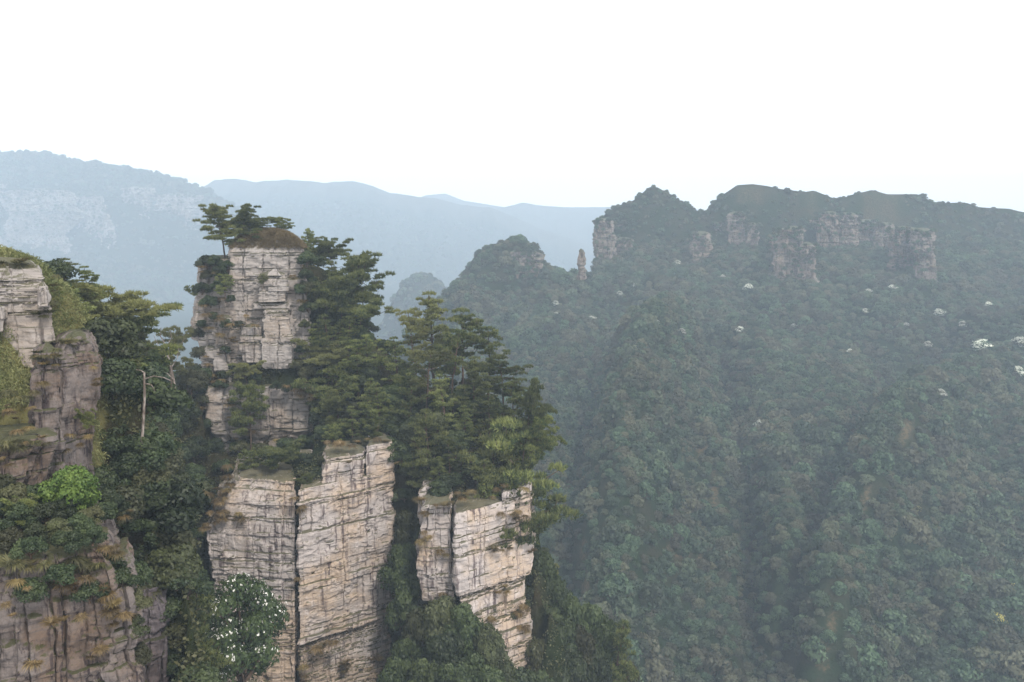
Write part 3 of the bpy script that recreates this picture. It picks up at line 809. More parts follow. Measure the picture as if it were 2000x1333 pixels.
def gen_pine(seed, H=10.0, crown0=0.35, R=3.2, whorls=8, lean=0.06, top_flat=0.5, tuft=0.42, dens=38, one_side=0.0):
    """A pine: a bent trunk, boughs in whorls, flat pads of needle tufts."""
    rng = np.random.default_rng(seed)
    wood, crown = Acc(), Acc()
    la = rng.random() * 6.28
    n = 12
    t = np.linspace(0, 1, n)
    path = np.stack([lean * H * t ** 1.6 * math.cos(la), lean * H * t ** 1.6 * math.sin(la), H * 0.95 * t], 1)
    path[2:, :2] += np.cumsum(rng.normal(size=(n - 2, 2)) * 0.008 * H, 0)
    v, f = tube(path, np.linspace(0.020 * H, 0.005 * H, n), 7)
    path0 = path[0].copy(); wood.add(v, f)
    def at(tt):
        return np.array([np.interp(tt, t, path[:, k]) for k in range(3)])
    pads = []
    for w in range(whorls):
        tt = crown0 + (0.97 - crown0) * (w + 0.3 * rng.random()) / whorls
        k = (tt - crown0) / (1 - crown0)
        shape = (0.55 + 0.45 * math.sin(math.pi * min(1, 0.25 + k * 0.75))) * (1 - (1 - top_flat) * k ** 2)
        for b in range(rng.integers(2, 5)):
            az = rng.random() * 6.28
            ln = R * shape * (0.6 + 0.55 * rng.random())
            if one_side:
                ln *= 1 + one_side * math.cos(az - la)
            if ln < 0.3:
                continue
            p0 = at(tt)
            p1 = p0 + np.array([math.cos(az) * ln, math.sin(az) * ln, ln * (0.10 + 0.30 * rng.random() + 0.25 * k)])
            p, r = limb(p0, p1, 0.008 * H * (1 - 0.5 * k), 0.002 * H, rng, 0.10, 7, 0.07)
            v, f = tube(p, r, 5); wood.add(v, f)
            for q in np.linspace(0.38, 1.0, 3 + int(ln * 1.2)):
                if rng.random() < 0.22:
                    continue
                c = p[min(6, int(q * 6))] + rng.normal(size=3) * np.array([.13, .13, .035]) * ln
                pads.append((c, ln * (0.07 + 0.10 * rng.random()) + 0.22))
    pads.append((at(1.0) + np.array([0, 0, 0.1]), 0.30 * R * top_flat + 0.3))
    pads.append((at(0.93), 0.34 * R * top_flat + 0.3))
    for c, r in pads:
        m = int(dens * 1.5 * r * r) + 9
        a = rng.random(m) * 6.283; rr = np.sqrt(rng.random(m)) * r
        o = np.stack([np.cos(a) * rr, np.sin(a) * rr, (0.30 * np.sqrt(np.maximum(0, r * r - rr * rr)) - 0.10 * r) * (0.3 + 0.7 * rng.random(m))], 1)
        base = c + o
        nb = 5
        out = o.copy(); out[:, 2] = 0; out /= r
        d = np.repeat(out * 0.7 + np.array([0, 0, 0.62]), nb, 0) + rng.normal(size=(m * nb, 3)) * 0.55
        d /= np.linalg.norm(d, axis=1)[:, None]
        bb = np.repeat(base, nb, 0)
        ln = tuft * (0.7 + 0.6 * rng.random((m * nb, 1)))
        sd = np.cross(d, rand_dirs(rng, m * nb)); sd /= np.linalg.norm(sd, axis=1)[:, None]
        wd = 0.075 * tuft / 0.42
        V = np.stack([bb - sd * wd, bb + sd * wd, bb + d * ln], 1).reshape(-1, 3)
        tint = np.clip(np.repeat(0.35 + 0.9 * o[:, 2] / (0.3 * r + .1) + 0.25 * rng.normal(size=m), nb) + 0.12 * rng.normal(size=m * nb) + 0.15 * rng.normal(), 0, 1)  # yellow-green tips; lit pad tops and darker undersides are put into the colour
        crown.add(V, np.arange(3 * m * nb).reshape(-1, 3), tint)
    return wood.mesh("pine_trunk", M["bark"], True), crown.mesh("pine_crown", M["pine"])

def gen_broadleaf(seed, lobes=14, per=150, leaf=0.11, flat=0.85, mat="broad", trunk=0.9, bloom=None, bloom_frac=0.0, lr=(0.30, 0.50)):
    """A broadleaf tree of crown radius 1: limbs that carry clumps of leaves. Returns trunk mesh, crown mesh, blossom mesh."""
    rng = np.random.default_rng(seed)
    wood, crown, fl = Acc(), Acc(), Acc()
    top = np.array([rng.normal() * 0.06, rng.normal() * 0.06, trunk])
    p, r = limb(np.zeros(3), top, 0.075, 0.045, rng, 0.06, 6)
    v, f = tube(p, r, 6); wood.add(v, f)
    for k in range(lobes):
        z = -0.35 + 1.35 * ((k + 0.5) / lobes) + 0.1 * rng.normal()
        z = min(max(z, -0.45), 0.95)
        rad = math.sqrt(max(0.02, 1 - z * z)) * (0.35 + 0.55 * rng.random())
        a = k * 2.4 + 0.6 * rng.normal()
        c = np.array([math.cos(a) * rad * 0.85, math.sin(a) * rad * 0.85, trunk + 0.25 + z * flat * 0.75])
        R = lr[0] + (lr[1] - lr[0]) * rng.random()
        p, rr = limb(top * (0.55 + 0.4 * rng.random()), c, 0.032, 0.010, rng, 0.1, 5)
        v, f = tube(p, rr, 4); wood.add(v, f)
        m = int(per * (R / 0.4) ** 2)
        d = rand_dirs(rng, m, 0.55)
        bump = 1 + 0.30 * fbm(d * 1.9 + k * 9.1, seed + k, 2)
        pos = c + d * (R * bump * (0.72 + 0.33 * rng.random(m)))[:, None] * np.array([1.15, 1.15, 0.78])
        nrm = d + rng.normal(size=(m, 3)) * 0.45; nrm /= np.linalg.norm(nrm, axis=1)[:, None]
        V, F = leaf_quads(pos, nrm, leaf * (0.65 + 0.7 * rng.random(m)), rng)
        tint = np.clip(0.40 + 0.30 * d[:, 2] + 0.22 * rng.normal() + 0.22 * rng.normal(size=m), 0, 1)  # leaves on a clump's upper side lean to the paler colour
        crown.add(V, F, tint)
        if bloom and rng.random() < 0.85:
            nb = int(m * bloom_frac)
            up = d[:, 2] + 0.3 * rng.random(m)
            idx = np.argsort(-up)[:max(nb, int(m * 0.55))]; idx = rng.permutation(idx)[:nb]
            cp = np.repeat(pos[idx] + d[idx] * leaf * 0.6, 3, 0) + rng.normal(size=(nb * 3, 3)) * leaf * 0.35
            V, F = leaf_quads(cp, np.repeat(d[idx], 3, 0) + rng.normal(size=(nb * 3, 3)) * 0.3, leaf * (0.42 if mat == 'forest' else 0.52), rng, 0.9)
            fl.add(V, F, rng.random(nb * 3))
    tm = wood.mesh("trunk", M["bark"], True)
    cm = crown.mesh("crown", M[mat])
    fm = fl.mesh("blossoms", M[bloom]) if bloom and fl.n else None
    return tm, cm, fm

def gen_grass(seed, n=150, droop=1.0, w=0.035):
    """A tuft of long arching blades, about 1 across."""
    rng = np.random.default_rng(seed)
    a = rng.random(n) * 6.283
    b0 = np.stack([np.cos(a), np.sin(a), 0 * a], 1) * (0.30 * np.sqrt(rng.random(n)))[:, None]
    out = np.stack([np.cos(a), np.sin(a), 0 * a], 1) + rng.normal(size=(n, 3)) * np.array([.25, .25, 0])
    ln = 0.55 + 0.5 * rng.random(n)
    rise = 0.55 + 0.35 * rng.random(n); dr = droop * (0.7 + 0.6 * rng.random(n))
    pts = []
    for t in (0, 0.35, 0.7, 1.0):
        pts.append(b0 + out * (ln * t * 0.75)[:, None] + np.array([0, 0, 1.0]) * (ln * (rise * t - dr * t * t))[:, None])
    sd = np.stack([-np.sin(a), np.cos(a), 0 * a], 1)
    V = []
    for k, p in enumerate(pts):
        ww = w * (1.0, 0.9, 0.6, 0.12)[k]
        V += [p - sd * ww, p + sd * ww]
    V = np.stack(V, 1)                                   # n, 8, 3
    base = np.arange(n)[:, None] * 8
    F = np.concatenate([base + np.array([0, 1, 3, 2]), base + np.array([2, 3, 5, 4]), base + np.array([4, 5, 7, 6])])
    tint = np.tile(np.clip(0.45 + 0.28 * rng.normal(size=n), 0, 1), 3)
    return make_mesh("grass_tuft", V.reshape(-1, 3), F, [M["dry"]], {"tint": ('FACE', tint)})

PINES = [gen_pine(1, R=3.6, crown0=0.38, whorls=7, tuft=0.31, dens=46), gen_pine(2, R=3.0, crown0=0.30, whorls=9, top_flat=0.4, tuft=0.31, dens=46), gen_pine(3, R=3.4, crown0=0.45, whorls=6, top_flat=0.7, lean=0.12, tuft=0.31, dens=46),
         gen_pine(4, R=2.8, crown0=0.25, whorls=10, top_flat=0.35, tuft=0.31, dens=46), gen_pine(5, R=3.9, crown0=0.5, whorls=5, top_flat=0.8, lean=0.10, tuft=0.31, dens=46)]
FLAT_PINES = [gen_pine(11, R=5.6, crown0=0.36, whorls=8, top_flat=0.7, lean=0.12, tuft=0.46, dens=26), gen_pine(12, R=7.0, crown0=0.60, whorls=4, top_flat=0.85, lean=0.2, tuft=0.55, dens=22),
              gen_pine(13, R=5.0, crown0=0.32, whorls=8, top_flat=0.65, lean=0.22, tuft=0.46, dens=26, one_side=0.5)]
BROADS = [gen_broadleaf(s, 22, 620, 0.052, lr=(0.20, 0.42)) for s in (21, 22, 23, 24)]
SHRUBS = [gen_broadleaf(s, 15, 420, 0.060, 0.7, trunk=0.25, lr=(0.20, 0.45)) for s in (31, 32, 33)]
BRIGHT = gen_broadleaf(41, 22, 800, 0.042, 0.75, "bright", 0.35, lr=(0.2, 0.4))
FLOWER = gen_broadleaf(42, 30, 1300, 0.032, 1.25, "glossy", 0.8, "petal", 0.045, (0.16, 0.32))
GRASS = [gen_grass(s, 170) for s in (51, 52, 53)] + [gen_grass(54, 150, 0.45)]

rnd = random.Random(7)
USED = set()

def plant(kind, root_name, parts, label, cat, loc, scale, rot=None, group=None, tilt=(0, 0)):
    """parts: (part name, mesh) pairs under an Empty at the plant's foot."""
    o = thing(root_name, label, cat, loc, group)
    o.scale = scale if hasattr(scale, "__len__") else (scale,) * 3
    o.rotation_euler = (tilt[0], tilt[1], rnd.random() * 6.283 if rot is None else rot)
    for n, me in parts:
        if me is not None:
            link(n, me, o)
    return o

def ground(px, D, guess=800):
    u = float(U(px, guess))
    for _ in range(4):
        z = float(near_z(np.array([u * D]), np.array([D]))[0])
        _, py = PX(u * D, D, z)
        u = float(U(px, py))
    return np.array([u * D, D, z])

def pine(px, top, D, label, group=None, base=None, kind=None, lib=None, spread=1.0, tilt=(0, 0), rot=None, lift=0.0):
    lib = lib or PINES
    b = P(px, base, D) if base is not None else ground(px, D)
    h = max(2.5, float(E(top)) * D - b[2])
    tm, cm = lib[kind if kind is not None else rnd.randrange(len(lib))]
    s = h / 10.0
    w = spread * (s if s < 1 else s ** 0.8)
    return plant("pine", "pine_tree", (("trunk", tm), ("crown", cm)), label, "pine tree", b - np.array([0, 0, 0.25]), (w, w, s), rot, group, tilt)

def broad(px, top, D, label, group=None, base=None, lib=None, wide=1.0, name="broadleaf_tree", cat="tree"):
    lib = lib or BROADS
    b = P(px, base, D) if base is not None else ground(px, D)
    h = max(1.5, float(E(top)) * D - b[2])
    tm, cm, _ = lib[rnd.randrange(len(lib))]
    hh = 1.95 if lib is BROADS else 1.15
    s = h / hh
    w = min(s * wide, 4.6) if lib is BROADS else s * wide
    return plant("broad", name, (("trunk", tm), ("crown", cm)), label, cat, b - np.array([0, 0, 0.2]), (w, w, s), None, group)

# tower top
pine(440, 402, 199, "spreading old pine rooted on the left shoulder of the tall rock tower", base=508, lib=FLAT_PINES, kind=0, spread=0.92)
pine(474, 398, 200, "tall twisted pine leaning over the left edge of the tall tower's grass cap", base=482, lib=FLAT_PINES, kind=2, spread=0.8)
pine(492, 420, 203, "crooked flat-topped pine behind the grass cap of the tall rock tower", base=470, lib=FLAT_PINES, kind=2, spread=1.1)
pine(545, 424, 205, "low flat pine at the right of the tall tower's grass cap", base=478, lib=FLAT_PINES, kind=0, spread=1.15)
pine(606, 446, 212, "small pine just right of the tall tower's grass cap", lib=FLAT_PINES, kind=2, spread=0.45)
pine(392, 545, 196, "thin pale pine reaching out left from the tall tower's side over the gap", base=580, lib=FLAT_PINES, kind=2, spread=0.55, tilt=(0.0, -0.9), rot=0)
pine(486, 708, 190, "flat bright-topped pine growing before the middle of the tall tower", base=770, lib=FLAT_PINES, kind=1, spread=0.85)
pine(490, 752, 186, "spreading pine with bare trunk standing at the foot of the tall tower", base=885, lib=FLAT_PINES, kind=0, spread=0.62)
pine(545, 872, 172, "wide dark pine overhanging the top of the stained rock face", base=945, lib=FLAT_PINES, kind=1, spread=1.1)
pine(490, 880, 174, "low yellow-green pine on the left top of the stained rock face", base=940, lib=FLAT_PINES, kind=0, spread=0.8)
pine(600, 925, 166, "small pine hanging over the crack of the stained rock face", base=960, lib=FLAT_PINES, kind=2, spread=0.9)
pine(440, 535, 194, "small green pine clinging to the left wall of the tall tower", base=590, lib=FLAT_PINES, kind=0, spread=0.7)
pine(515, 535, 192, "little pine beside the small boulder high on the tall tower", base=560, lib=FLAT_PINES, kind=0, spread=0.8)
pine(335, 640, 180, "bushy pine leaning out left of the tall tower's foot", base=760, lib=FLAT_PINES, kind=2, spread=0.65)
g2 = "shrubs on the ledges of the tall tower"
for px, py, D, h in [(420, 520, 196, 2.4), (402, 545, 196.5, 2.0), (430, 565, 195, 2.2), (400, 600, 195, 2.0), (418, 625, 194.3, 1.8), (450, 590, 194.5, 1.6), (395, 640, 195, 1.8), (465, 640, 193.4, 1.6), (440, 690, 193, 1.6), (585, 575, 195, 2.2), (596, 545, 196, 2.2),
                     (588, 690, 194, 2.0), (580, 720, 193.6, 2.2), (595, 640, 195, 1.8), (400, 740, 192, 2.4), (430, 760, 190, 2.0), (395, 790, 190, 2.4), (470, 770, 189.5, 1.6), (560, 765, 190, 1.8), (400, 840, 188, 2.4), (420, 880, 186, 2.6), (590, 870, 187, 2.2), (462, 880, 186, 2.0), (405, 525, 197, 3.0), (430, 545, 195.5, 2.8), (445, 530, 196, 2.4), (395, 575, 196, 2.6), (412, 600, 195, 2.6), (388, 660, 196, 2.4), (600, 520, 197.5, 3.2), (598, 575, 197, 3.0), (602, 610, 196, 2.4), (600, 740, 194, 3.0),
                     (440, 640, 193.6, 2.0), (500, 745, 190.5, 2.0), (540, 760, 190, 1.8), (390, 700, 195, 2.6), (385, 740, 194, 2.8)]:
    _, tp = PX(*(P(px, py, D) + np.array([0, 0, h])))
    broad(px, tp, D, "olive shrub clinging to a ledge of the tall rock tower", g2, base=py, lib=SHRUBS, wide=1.0, name="shrub", cat="shrub")
# slope right of the tower
g = "pines crowding the slope right of the tall tower"
for px, top, D in [(622, 462, 213), (652, 472, 212), (690, 498, 203), (648, 512, 205), (668, 540, 199), (640, 565, 203), (702, 572, 198), (680, 605, 196), (650, 610, 195), (722, 650, 192),
                   (700, 660, 190), (640, 670, 192), (660, 715, 187), (715, 735, 184), (745, 745, 182), (640, 760, 186), (690, 790, 180), (735, 812, 177), (650, 830, 178)]:
    pine(px, top, D, "dark pine in the thicket on the slope right of the tall rock tower", g, lib=PINES if rnd.random() < .4 else FLAT_PINES, spread=rnd.uniform(.75, 1.1))
g2 = "evergreens crowding the slope right of the tall tower"
for px, D, h in [(605, 203, 4), (620, 198, 5), (640, 201, 6), (665, 201, 6), (700, 199, 6), (612, 190, 4), (625, 187, 5), (680, 193, 5), (720, 190, 6), (750, 186, 6), (670, 183, 4), (705, 178, 4),
                 (640, 182, 4), (755, 178, 5), (690, 186, 6), (735, 184, 6), (770, 188, 7), (660, 197, 6)]:
    b = ground(px, D); _, tp = PX(b[0], b[1], b[2] + h)
    broad(px, tp, D, "leafy evergreen in the thicket on the slope right of the tall rock tower", g2, wide=1.1)
# stand on the right buttress
g = "pines standing on the right buttress"
pine(848, 566, 194, "tallest pine of the stand on the right buttress", g, kind=1)
for px, top, D in [(812, 602, 191), (905, 598, 192), (885, 640, 186), (780, 655, 190), (955, 636, 189), (985, 690, 184), (835, 680, 184), (1005, 742, 180), (925, 690, 182), (800, 720, 182),
                   (870, 730, 178), (955, 760, 177), (910, 790, 174), (840, 790, 174), (990, 810, 174), (960, 850, 170), (880, 850, 170), (1010, 860, 170), (930, 890, 168), (860, 890, 168)]:
    pine(px, top, D, "tall dark pine in the dense stand on the right buttress", g, spread=rnd.uniform(.8, 1.05))
pine(1020, 738, 174, "slender pine leaning right from the edge of the right buttress", base=905, lib=FLAT_PINES, kind=2, spread=0.42, tilt=(0, 0.10), rot=0.4)
pine(1028, 795, 170, "bent pine reaching out over the valley at the right buttress's edge", base=900, lib=FLAT_PINES, kind=2, spread=0.55, tilt=(0, 0.42), rot=-0.3)
g2 = "evergreens between the pines of the right buttress"
for px, D, h in [(790, 184, 8), (770, 182, 7), (810, 176, 7), (850, 176, 7), (890, 174, 6), (930, 172, 6), (965, 172, 6), (1000, 171, 5), (830, 170, 5), (870, 167, 4), (950, 167, 4), (1015, 169, 4), (800, 170, 6),
                 (785, 176, 7), (815, 166, 4), (910, 184, 8), (960, 182, 8), (985, 167, 3.5), (780, 168, 6), (790, 163, 5), (798, 160, 5), (785, 156, 4)]:
    b = ground(px, D); _, tp = PX(b[0], b[1], b[2] + h)
    broad(px, tp, D, "dark evergreen tree under the pines of the right buttress", g2, wide=1.1)
# gully between the left cliff and the tower
g2 = "dark trees filling the gully left of the tall tower"
for px, D, h in [(250, 150, 9), (285, 165, 8), (320, 172, 8), (350, 180, 8), (375, 188, 7), (265, 140, 8), (300, 152, 9), (335, 160, 8), (370, 172, 7), (240, 128, 8), (275, 128, 8), (310, 138, 8), (345, 148, 8),
                 (380, 160, 6), (250, 116, 6), (290, 116, 7), (330, 128, 7), (370, 140, 7), (225, 112, 6), (300, 104, 5), (395, 170, 5), (340, 116, 6), (270, 104, 4), (240, 100, 4), (385, 150, 6)]:
    b = ground(px, D); _, tp = PX(b[0], b[1], b[2] + h)
    broad(px, tp, D, "dark leafy tree in the shaded gully left of the tall rock tower", g2, wide=1.1)
# back of the left cliff
g = "pines behind the left grassy slope"
for px, top, D in [(130, 500, 115), (175, 515, 118), (150, 545, 112), (205, 560, 122), (235, 590, 126), (255, 625, 128), (190, 610, 114), (225, 660, 118), (260, 690, 128), (205, 690, 112), (235, 740, 116)]:
    pine(px, top, D, "pine in the row climbing behind the left grassy slope", g, lib=PINES if rnd.random() < .5 else FLAT_PINES, spread=rnd.uniform(.8, 1.1))
g2 = "bushes behind the left grassy slope"
for px, D, h in [(60, 104, 2.2), (75, 108, 2.6), (110, 108, 4), (140, 112, 4), (165, 112, 4.5), (190, 114, 5), (215, 118, 5), (240, 122, 5), (210, 106, 4), (230, 112, 5), (200, 100, 3.5), (225, 104, 4), (250, 112, 5)]:
    b = ground(px, D); _, tp = PX(b[0], b[1], b[2] + h)
    broad(px, tp, D, "rounded dark bush on the back edge of the left grassy slope", g2, lib=SHRUBS, wide=0.9, name="shrub", cat="shrub")
pine(150, 800, 80, "small yellow-tipped pine reaching out from the purple streaked cliff", base=850, lib=FLAT_PINES, kind=1, spread=0.75, tilt=(0, 0.5), rot=0)
pine(30, 985, 66, "flat olive pine jutting from the left edge above the near cliff", base=1035, lib=FLAT_PINES, kind=1, spread=1.0, tilt=(0, 0.35), rot=0)
# lower left
b = ground(140, 76)
plant("bush", "leafy_bush", (("trunk", BRIGHT[0]), ("crown", BRIGHT[1])), "bright fresh-green rounded bush on the ledge above the near cliff", "bush", P(142, 1012, 70), (3.0, 2.6, 3.0))
g2 = "bushes on the ledge above the near cliff"
for px, py, D, h in [(205, 885, 88, 3.2), (225, 905, 90, 3.4), (240, 935, 92, 3.2), (215, 945, 88, 3.0), (250, 970, 92, 3.2), (230, 990, 86, 2.8), (205, 1000, 82, 2.6), (215, 865, 92, 3.4), (235, 865, 96, 3.6), (250, 905, 98, 3.6), (200, 845, 92, 3.2), (225, 825, 98, 3.4),
                     (245, 840, 102, 3.6), (265, 940, 98, 3.4), (262, 1010, 92, 2.8), (240, 1040, 86, 2.6), (205, 800, 94, 3.0), (222, 780, 99, 3.2), (265, 870, 104, 3.6), (190, 905, 88, 2.4), (192, 960, 84, 2.6)]:
    _, tp = PX(*(P(px, py, D) + np.array([0, 0, h])))
    broad(px, tp, D, "dark bush on the steep shaded bank between the left cliff and the gully", "bushes on the bank above the gully", base=py, lib=SHRUBS, wide=1.0, name="shrub", cat="shrub")
def near_find(px, py, d0=60, d1=240):
    Ds = np.arange(d0, d1, 0.5)
    uu, ee = float(U(px, py)), float(E(py))
    hit = np.nonzero(near_z(uu * Ds, Ds) >= ee * Ds)[0]
    return Ds[hit[0]] if len(hit) else 120.0
for px, py, h in [(262, 900, 3), (275, 925, 3), (288, 950, 3), (270, 960, 2.6), (300, 985, 3), (280, 1000, 2.6), (255, 930, 2.8), (295, 905, 3.4), (315, 940, 3.4), (330, 990, 3.4), (350, 1030, 3.4), (370, 1000, 3.4), (360, 960, 3.4), (385, 1060, 3), (375, 1110, 3),
                  (340, 1080, 3), (310, 1060, 3), (270, 1050, 2.4), (290, 1090, 2.4), (345, 900, 3.4), (380, 900, 3.4), (330, 860, 3.4), (300, 870, 3.2), (345, 1150, 2.6), (330, 1210, 2.4), (345, 1260, 2.4), (335, 1310, 2.4), (800, 930, 3), (790, 980, 3), (800, 1040, 3), (795, 1100, 3)]:
    D = near_find(px, py)
    _, tp = PX(*(P(px, py, D) + np.array([0, 0, h])))
    broad(px, tp, D, "leafy dark shrub on the shaded ground between the tall rocks", "shrubs in the shade between the rocks", base=py, lib=SHRUBS, wide=1.1, name="shrub", cat="shrub")
BENCH = -23.6
for px, D, h in [(-50, 63, 1.7), (-10, 66, 2.0), (15, 61, 1.3), (40, 65, 1.9), (70, 62, 1.2), (90, 66, 1.7), (115, 63, 1.3), (30, 69, 2.2), (70, 70, 2.0), (150, 64, 1.2), (180, 66, 1.4), (205, 67, 1.2), (130, 68, 1.3), (0, 71, 2.4), (-40, 69, 2.2), (225, 69, 1.3), (60, 59.5, 0.9), (130, 60.5, 0.9), (180, 62, 0.9)]:
    pyb = 423 + FPX * math.tan(math.atan(23.6 / D) - PITCH) + 243.5
    b = np.array([float(U(px, pyb)) * D, D, BENCH])
    _, pyb = PX(*b); _, tp = PX(*(b + np.array([0, 0, h])))
    broad(px, tp, D, "olive green bush on the ledge above the near left cliff", g2, base=pyb, lib=SHRUBS, wide=0.95, name="shrub", cat="shrub")
for px, py, D, h in [(262, 1190, 63, 1.3), (258, 1240, 63, 1.2), (268, 1300, 63, 1.6), (235, 1150, 62.2, 1.0), (175, 1175, 60.2, 0.8), (120, 1140, 59, 0.8), (60, 1170, 57.6, 0.7), (215, 1120, 63, 1.2), (265, 1140, 68, 1.8)]:
    _, tp = PX(*(P(px, py, D) + np.array([0, 0, h])))
    broad(px, tp, D, "small shrub rooted in a crack of the near left cliff", "shrubs in the cracks of the near cliff", base=py, lib=SHRUBS, wide=1.0, name="shrub", cat="shrub")
# flowering tree
plant("flower", "flowering_tree", (("trunk", FLOWER[0]), ("crown", FLOWER[1]), ("blossoms", FLOWER[2])), "dark tree dotted with white blossoms before the foot of the stained rock face", "flowering tree",
      P(474, 1400, 128), (8.0, 7.0, 10.8), 0.5)
pine(375, 1128, 118, "olive green pine close beside the white-blossoming tree", base=1420, kind=3, spread=1.0)
for px, D, h in [(330, 112, 6), (560, 138, 5), (520, 132, 4), (410, 122, 5)]:
    _, tp = PX(*(P(px, 1400, D) + np.array([0, 0, h])))
    broad(px, tp, D, "dark tree in the deep shade under the white-blossoming tree", "shaded trees by the blossoming tree", base=1400)
# foot of the right buttress
g2 = "dense evergreens at the foot of the right buttress"
for px, top, D in [(860, 1170, 154), (820, 1200, 156), (905, 1185, 153), (950, 1230, 152), (870, 1240, 148), (800, 1250, 152), (920, 1280, 148), (990, 1290, 150), (830, 1290, 145), (780, 1290, 150), (880, 1300, 142), (960, 1310, 146),
                   (800, 1130, 164), (790, 1060, 168), (800, 1000, 172), (1010, 1310, 150)]:
    broad(px, top, D, "grey-green evergreen in the thicket at the foot of the right buttress", g2, base=min(top + 150, 1440), wide=0.85)
g2 = "trees on the slope right of the buttress"
for px, top, D in [(1060, 1080, 180), (1080, 1130, 178), (1050, 1170, 174), (1110, 1165, 176), (1150, 1180, 178), (1090, 1210, 170), (1130, 1230, 172), (1180, 1215, 176), (1060, 1250, 166), (1110, 1280, 166), (1160, 1270, 170), (1050, 1310, 160), (1210, 1290, 176)]:
    broad(px, top, D, "olive-brown leafy tree on the wooded slope right of the buttress", g2, base=min(top + 160, 1460), wide=0.85)
pine(1195, 1205, 172, "yellow-green pine at the lower right end of the wooded slope", base=1420, kind=3, spread=0.85)
pine(1055, 1085, 184, "thin dark pine right behind the buttress", base=1220, kind=1, spread=0.9)

# ground cover and self-sown bushes over the near hillside
slope_n = np.gradient(nz, axis=0) ** 2 / np.gradient(ny, axis=0) ** 2
eN = nz / ny
visN = eN >= np.maximum.accumulate(np.where(nz < -300, -9, eN), axis=0) - 0.012
okN = visN & (gpx > -120) & (gpx < 1270) & (gpy < 1460) & (nz > -295)
cand = np.argwhere(okN & (grassy < 0.3) & (slope_n < np.where(gpx < 340, 80, 9)))
rr_ = np.random.default_rng(99); rr_.shuffle(cand)
cand = cand[np.argsort(((gpx[cand[:, 0], cand[:, 1]] < 190) | (gpx[cand[:, 0], cand[:, 1]] > 345)).astype(int), kind='stable')]
taken = []
for r_, c_ in cand:
    q = np.array([nx[r_, c_], ny[r_, c_], nz[r_, c_]])
    sp = 3.0 + 0.010 * q[1]
    if any((q[0] - t_[0]) ** 2 + (q[1] - t_[1]) ** 2 < sp * sp for t_ in taken):
        continue
    taken.append(q)
    if len(taken) > 280:
        break
for q in taken:
    px, py = PX(*q)
    h = rnd.uniform(3.0, 5.5) if 205 < px < 400 and q[1] > 84 else rnd.uniform(1.8, 3.4)
    where, gp = (("on the rough ground of the near left hillside", "bushes on the near left hillside") if px < 270 else ("in the dark gully left of the tall rock tower", "bushes in the dark gully") if px < 400 else
                 ("on the earth around the foot of the tall rock tower", "bushes round the tall tower's foot") if px < 780 else ("on the earth around the right buttress", "bushes round the right buttress"))
    tm, cm, _ = SHRUBS[rnd.randrange(3)]
    sc = h / 1.15
    plant("shrub", "shrub", (("trunk", tm), ("crown", cm)), "low dark green bush " + where, "shrub", q - np.array([0, 0, 0.2]), (sc * 1.1, sc * 1.1, sc), None, gp)
idx = np.argwhere((gpx > -150) & (gpx < 1280) & (nz > -290) & (grassy < 0.6) & (ny > 56))
area_ = np.abs(np.gradient(gpx, axis=1) * np.gradient(gpy, axis=0) - np.gradient(gpx, axis=0) * np.gradient(gpy, axis=1))
wt = np.clip(area_[idx[:, 0], idx[:, 1]], 0, 300) * visN[idx[:, 0], idx[:, 1]] + 0.5
pick = idx[rr_.choice(len(idx), 30000, p=wt / wt.sum())]
j_ = rr_.random((len(pick), 2)) - 0.5
cxy = np.stack([nx[pick[:, 0], pick[:, 1]] + j_[:, 0] * 0.9, ny[pick[:, 0], pick[:, 1]] + j_[:, 1]], 1)
cz = near_z(cxy[:, 0], cxy[:, 1])
k_ = 6
cc = np.repeat(np.column_stack([cxy, cz]), k_, 0) + rr_.normal(size=(len(cz) * k_, 3)) * np.array([.45, .45, .3]) + np.array([0, 0, 0.25])
nn = rand_dirs(rr_, len(cc), 0.8)
V, F = leaf_quads(cc, nn, 0.16 + 0.16 * rr_.random(len(cc)), rr_)
tag(link("undergrowth", make_mesh("undergrowth", V, F, [M["under"]], {"tint": ('FACE', np.clip(0.45 + 0.3 * rr_.normal(size=len(cc)), 0, 1))})), "low tangled undergrowth on the near hillside", None, None, "stuff")

# dead tree in the gully
def dead_tree(label, pts, D, r0, r1, boughs):
    root = thing("dead_tree", label, "dead tree", P(pts[0][0], pts[0][1], D))
    off = P(pts[0][0], pts[0][1], D)
    path = np.array([P(a, b, D) - off for a, b in pts])
    tt = np.linspace(0, 1, len(pts)); ts = np.linspace(0, 1, 24)
    path = np.stack([np.interp(ts, tt, path[:, k]) for k in range(3)], 1)
    path[:, 1] += 0.3 * np.sin(ts * 5)
    v, f = tube(path, np.linspace(r0, r1, 24), 7)
    link("trunk", make_mesh("trunk", v, f, [M["deadwood"]], None, True), root)
    for bp in boughs:
        q = np.array([P(a, b, D + c) - off for a, b, c in bp])
        n = 10
        tt = np.linspace(0, 1, len(q)); ts = np.linspace(0, 1, n)
        q = np.stack([np.interp(ts, tt, q[:, k]) for k in range(3)], 1)
        v, f = tube(q, np.linspace(r1 * 0.8, r1 * 0.25, n), 6)
        link("bough", make_mesh("bough", v, f, [M["deadwood"]], None, True), root)
dead_tree("bare pale dead trunk with two broken white boughs standing in the gully", [(267, 975), (272, 900), (278, 830), (284, 770), (284, 728)], near_find(267, 975) - 1.0, 0.19, 0.10,
          [[(285, 740, 0), (300, 735, -.5), (320, 738, -1), (338, 746, -1.5)], [(285, 750, 0), (296, 752, -.5), (303, 765, -1)], [(284, 730, 0), (275, 724, .5), (262, 722, 1)]])
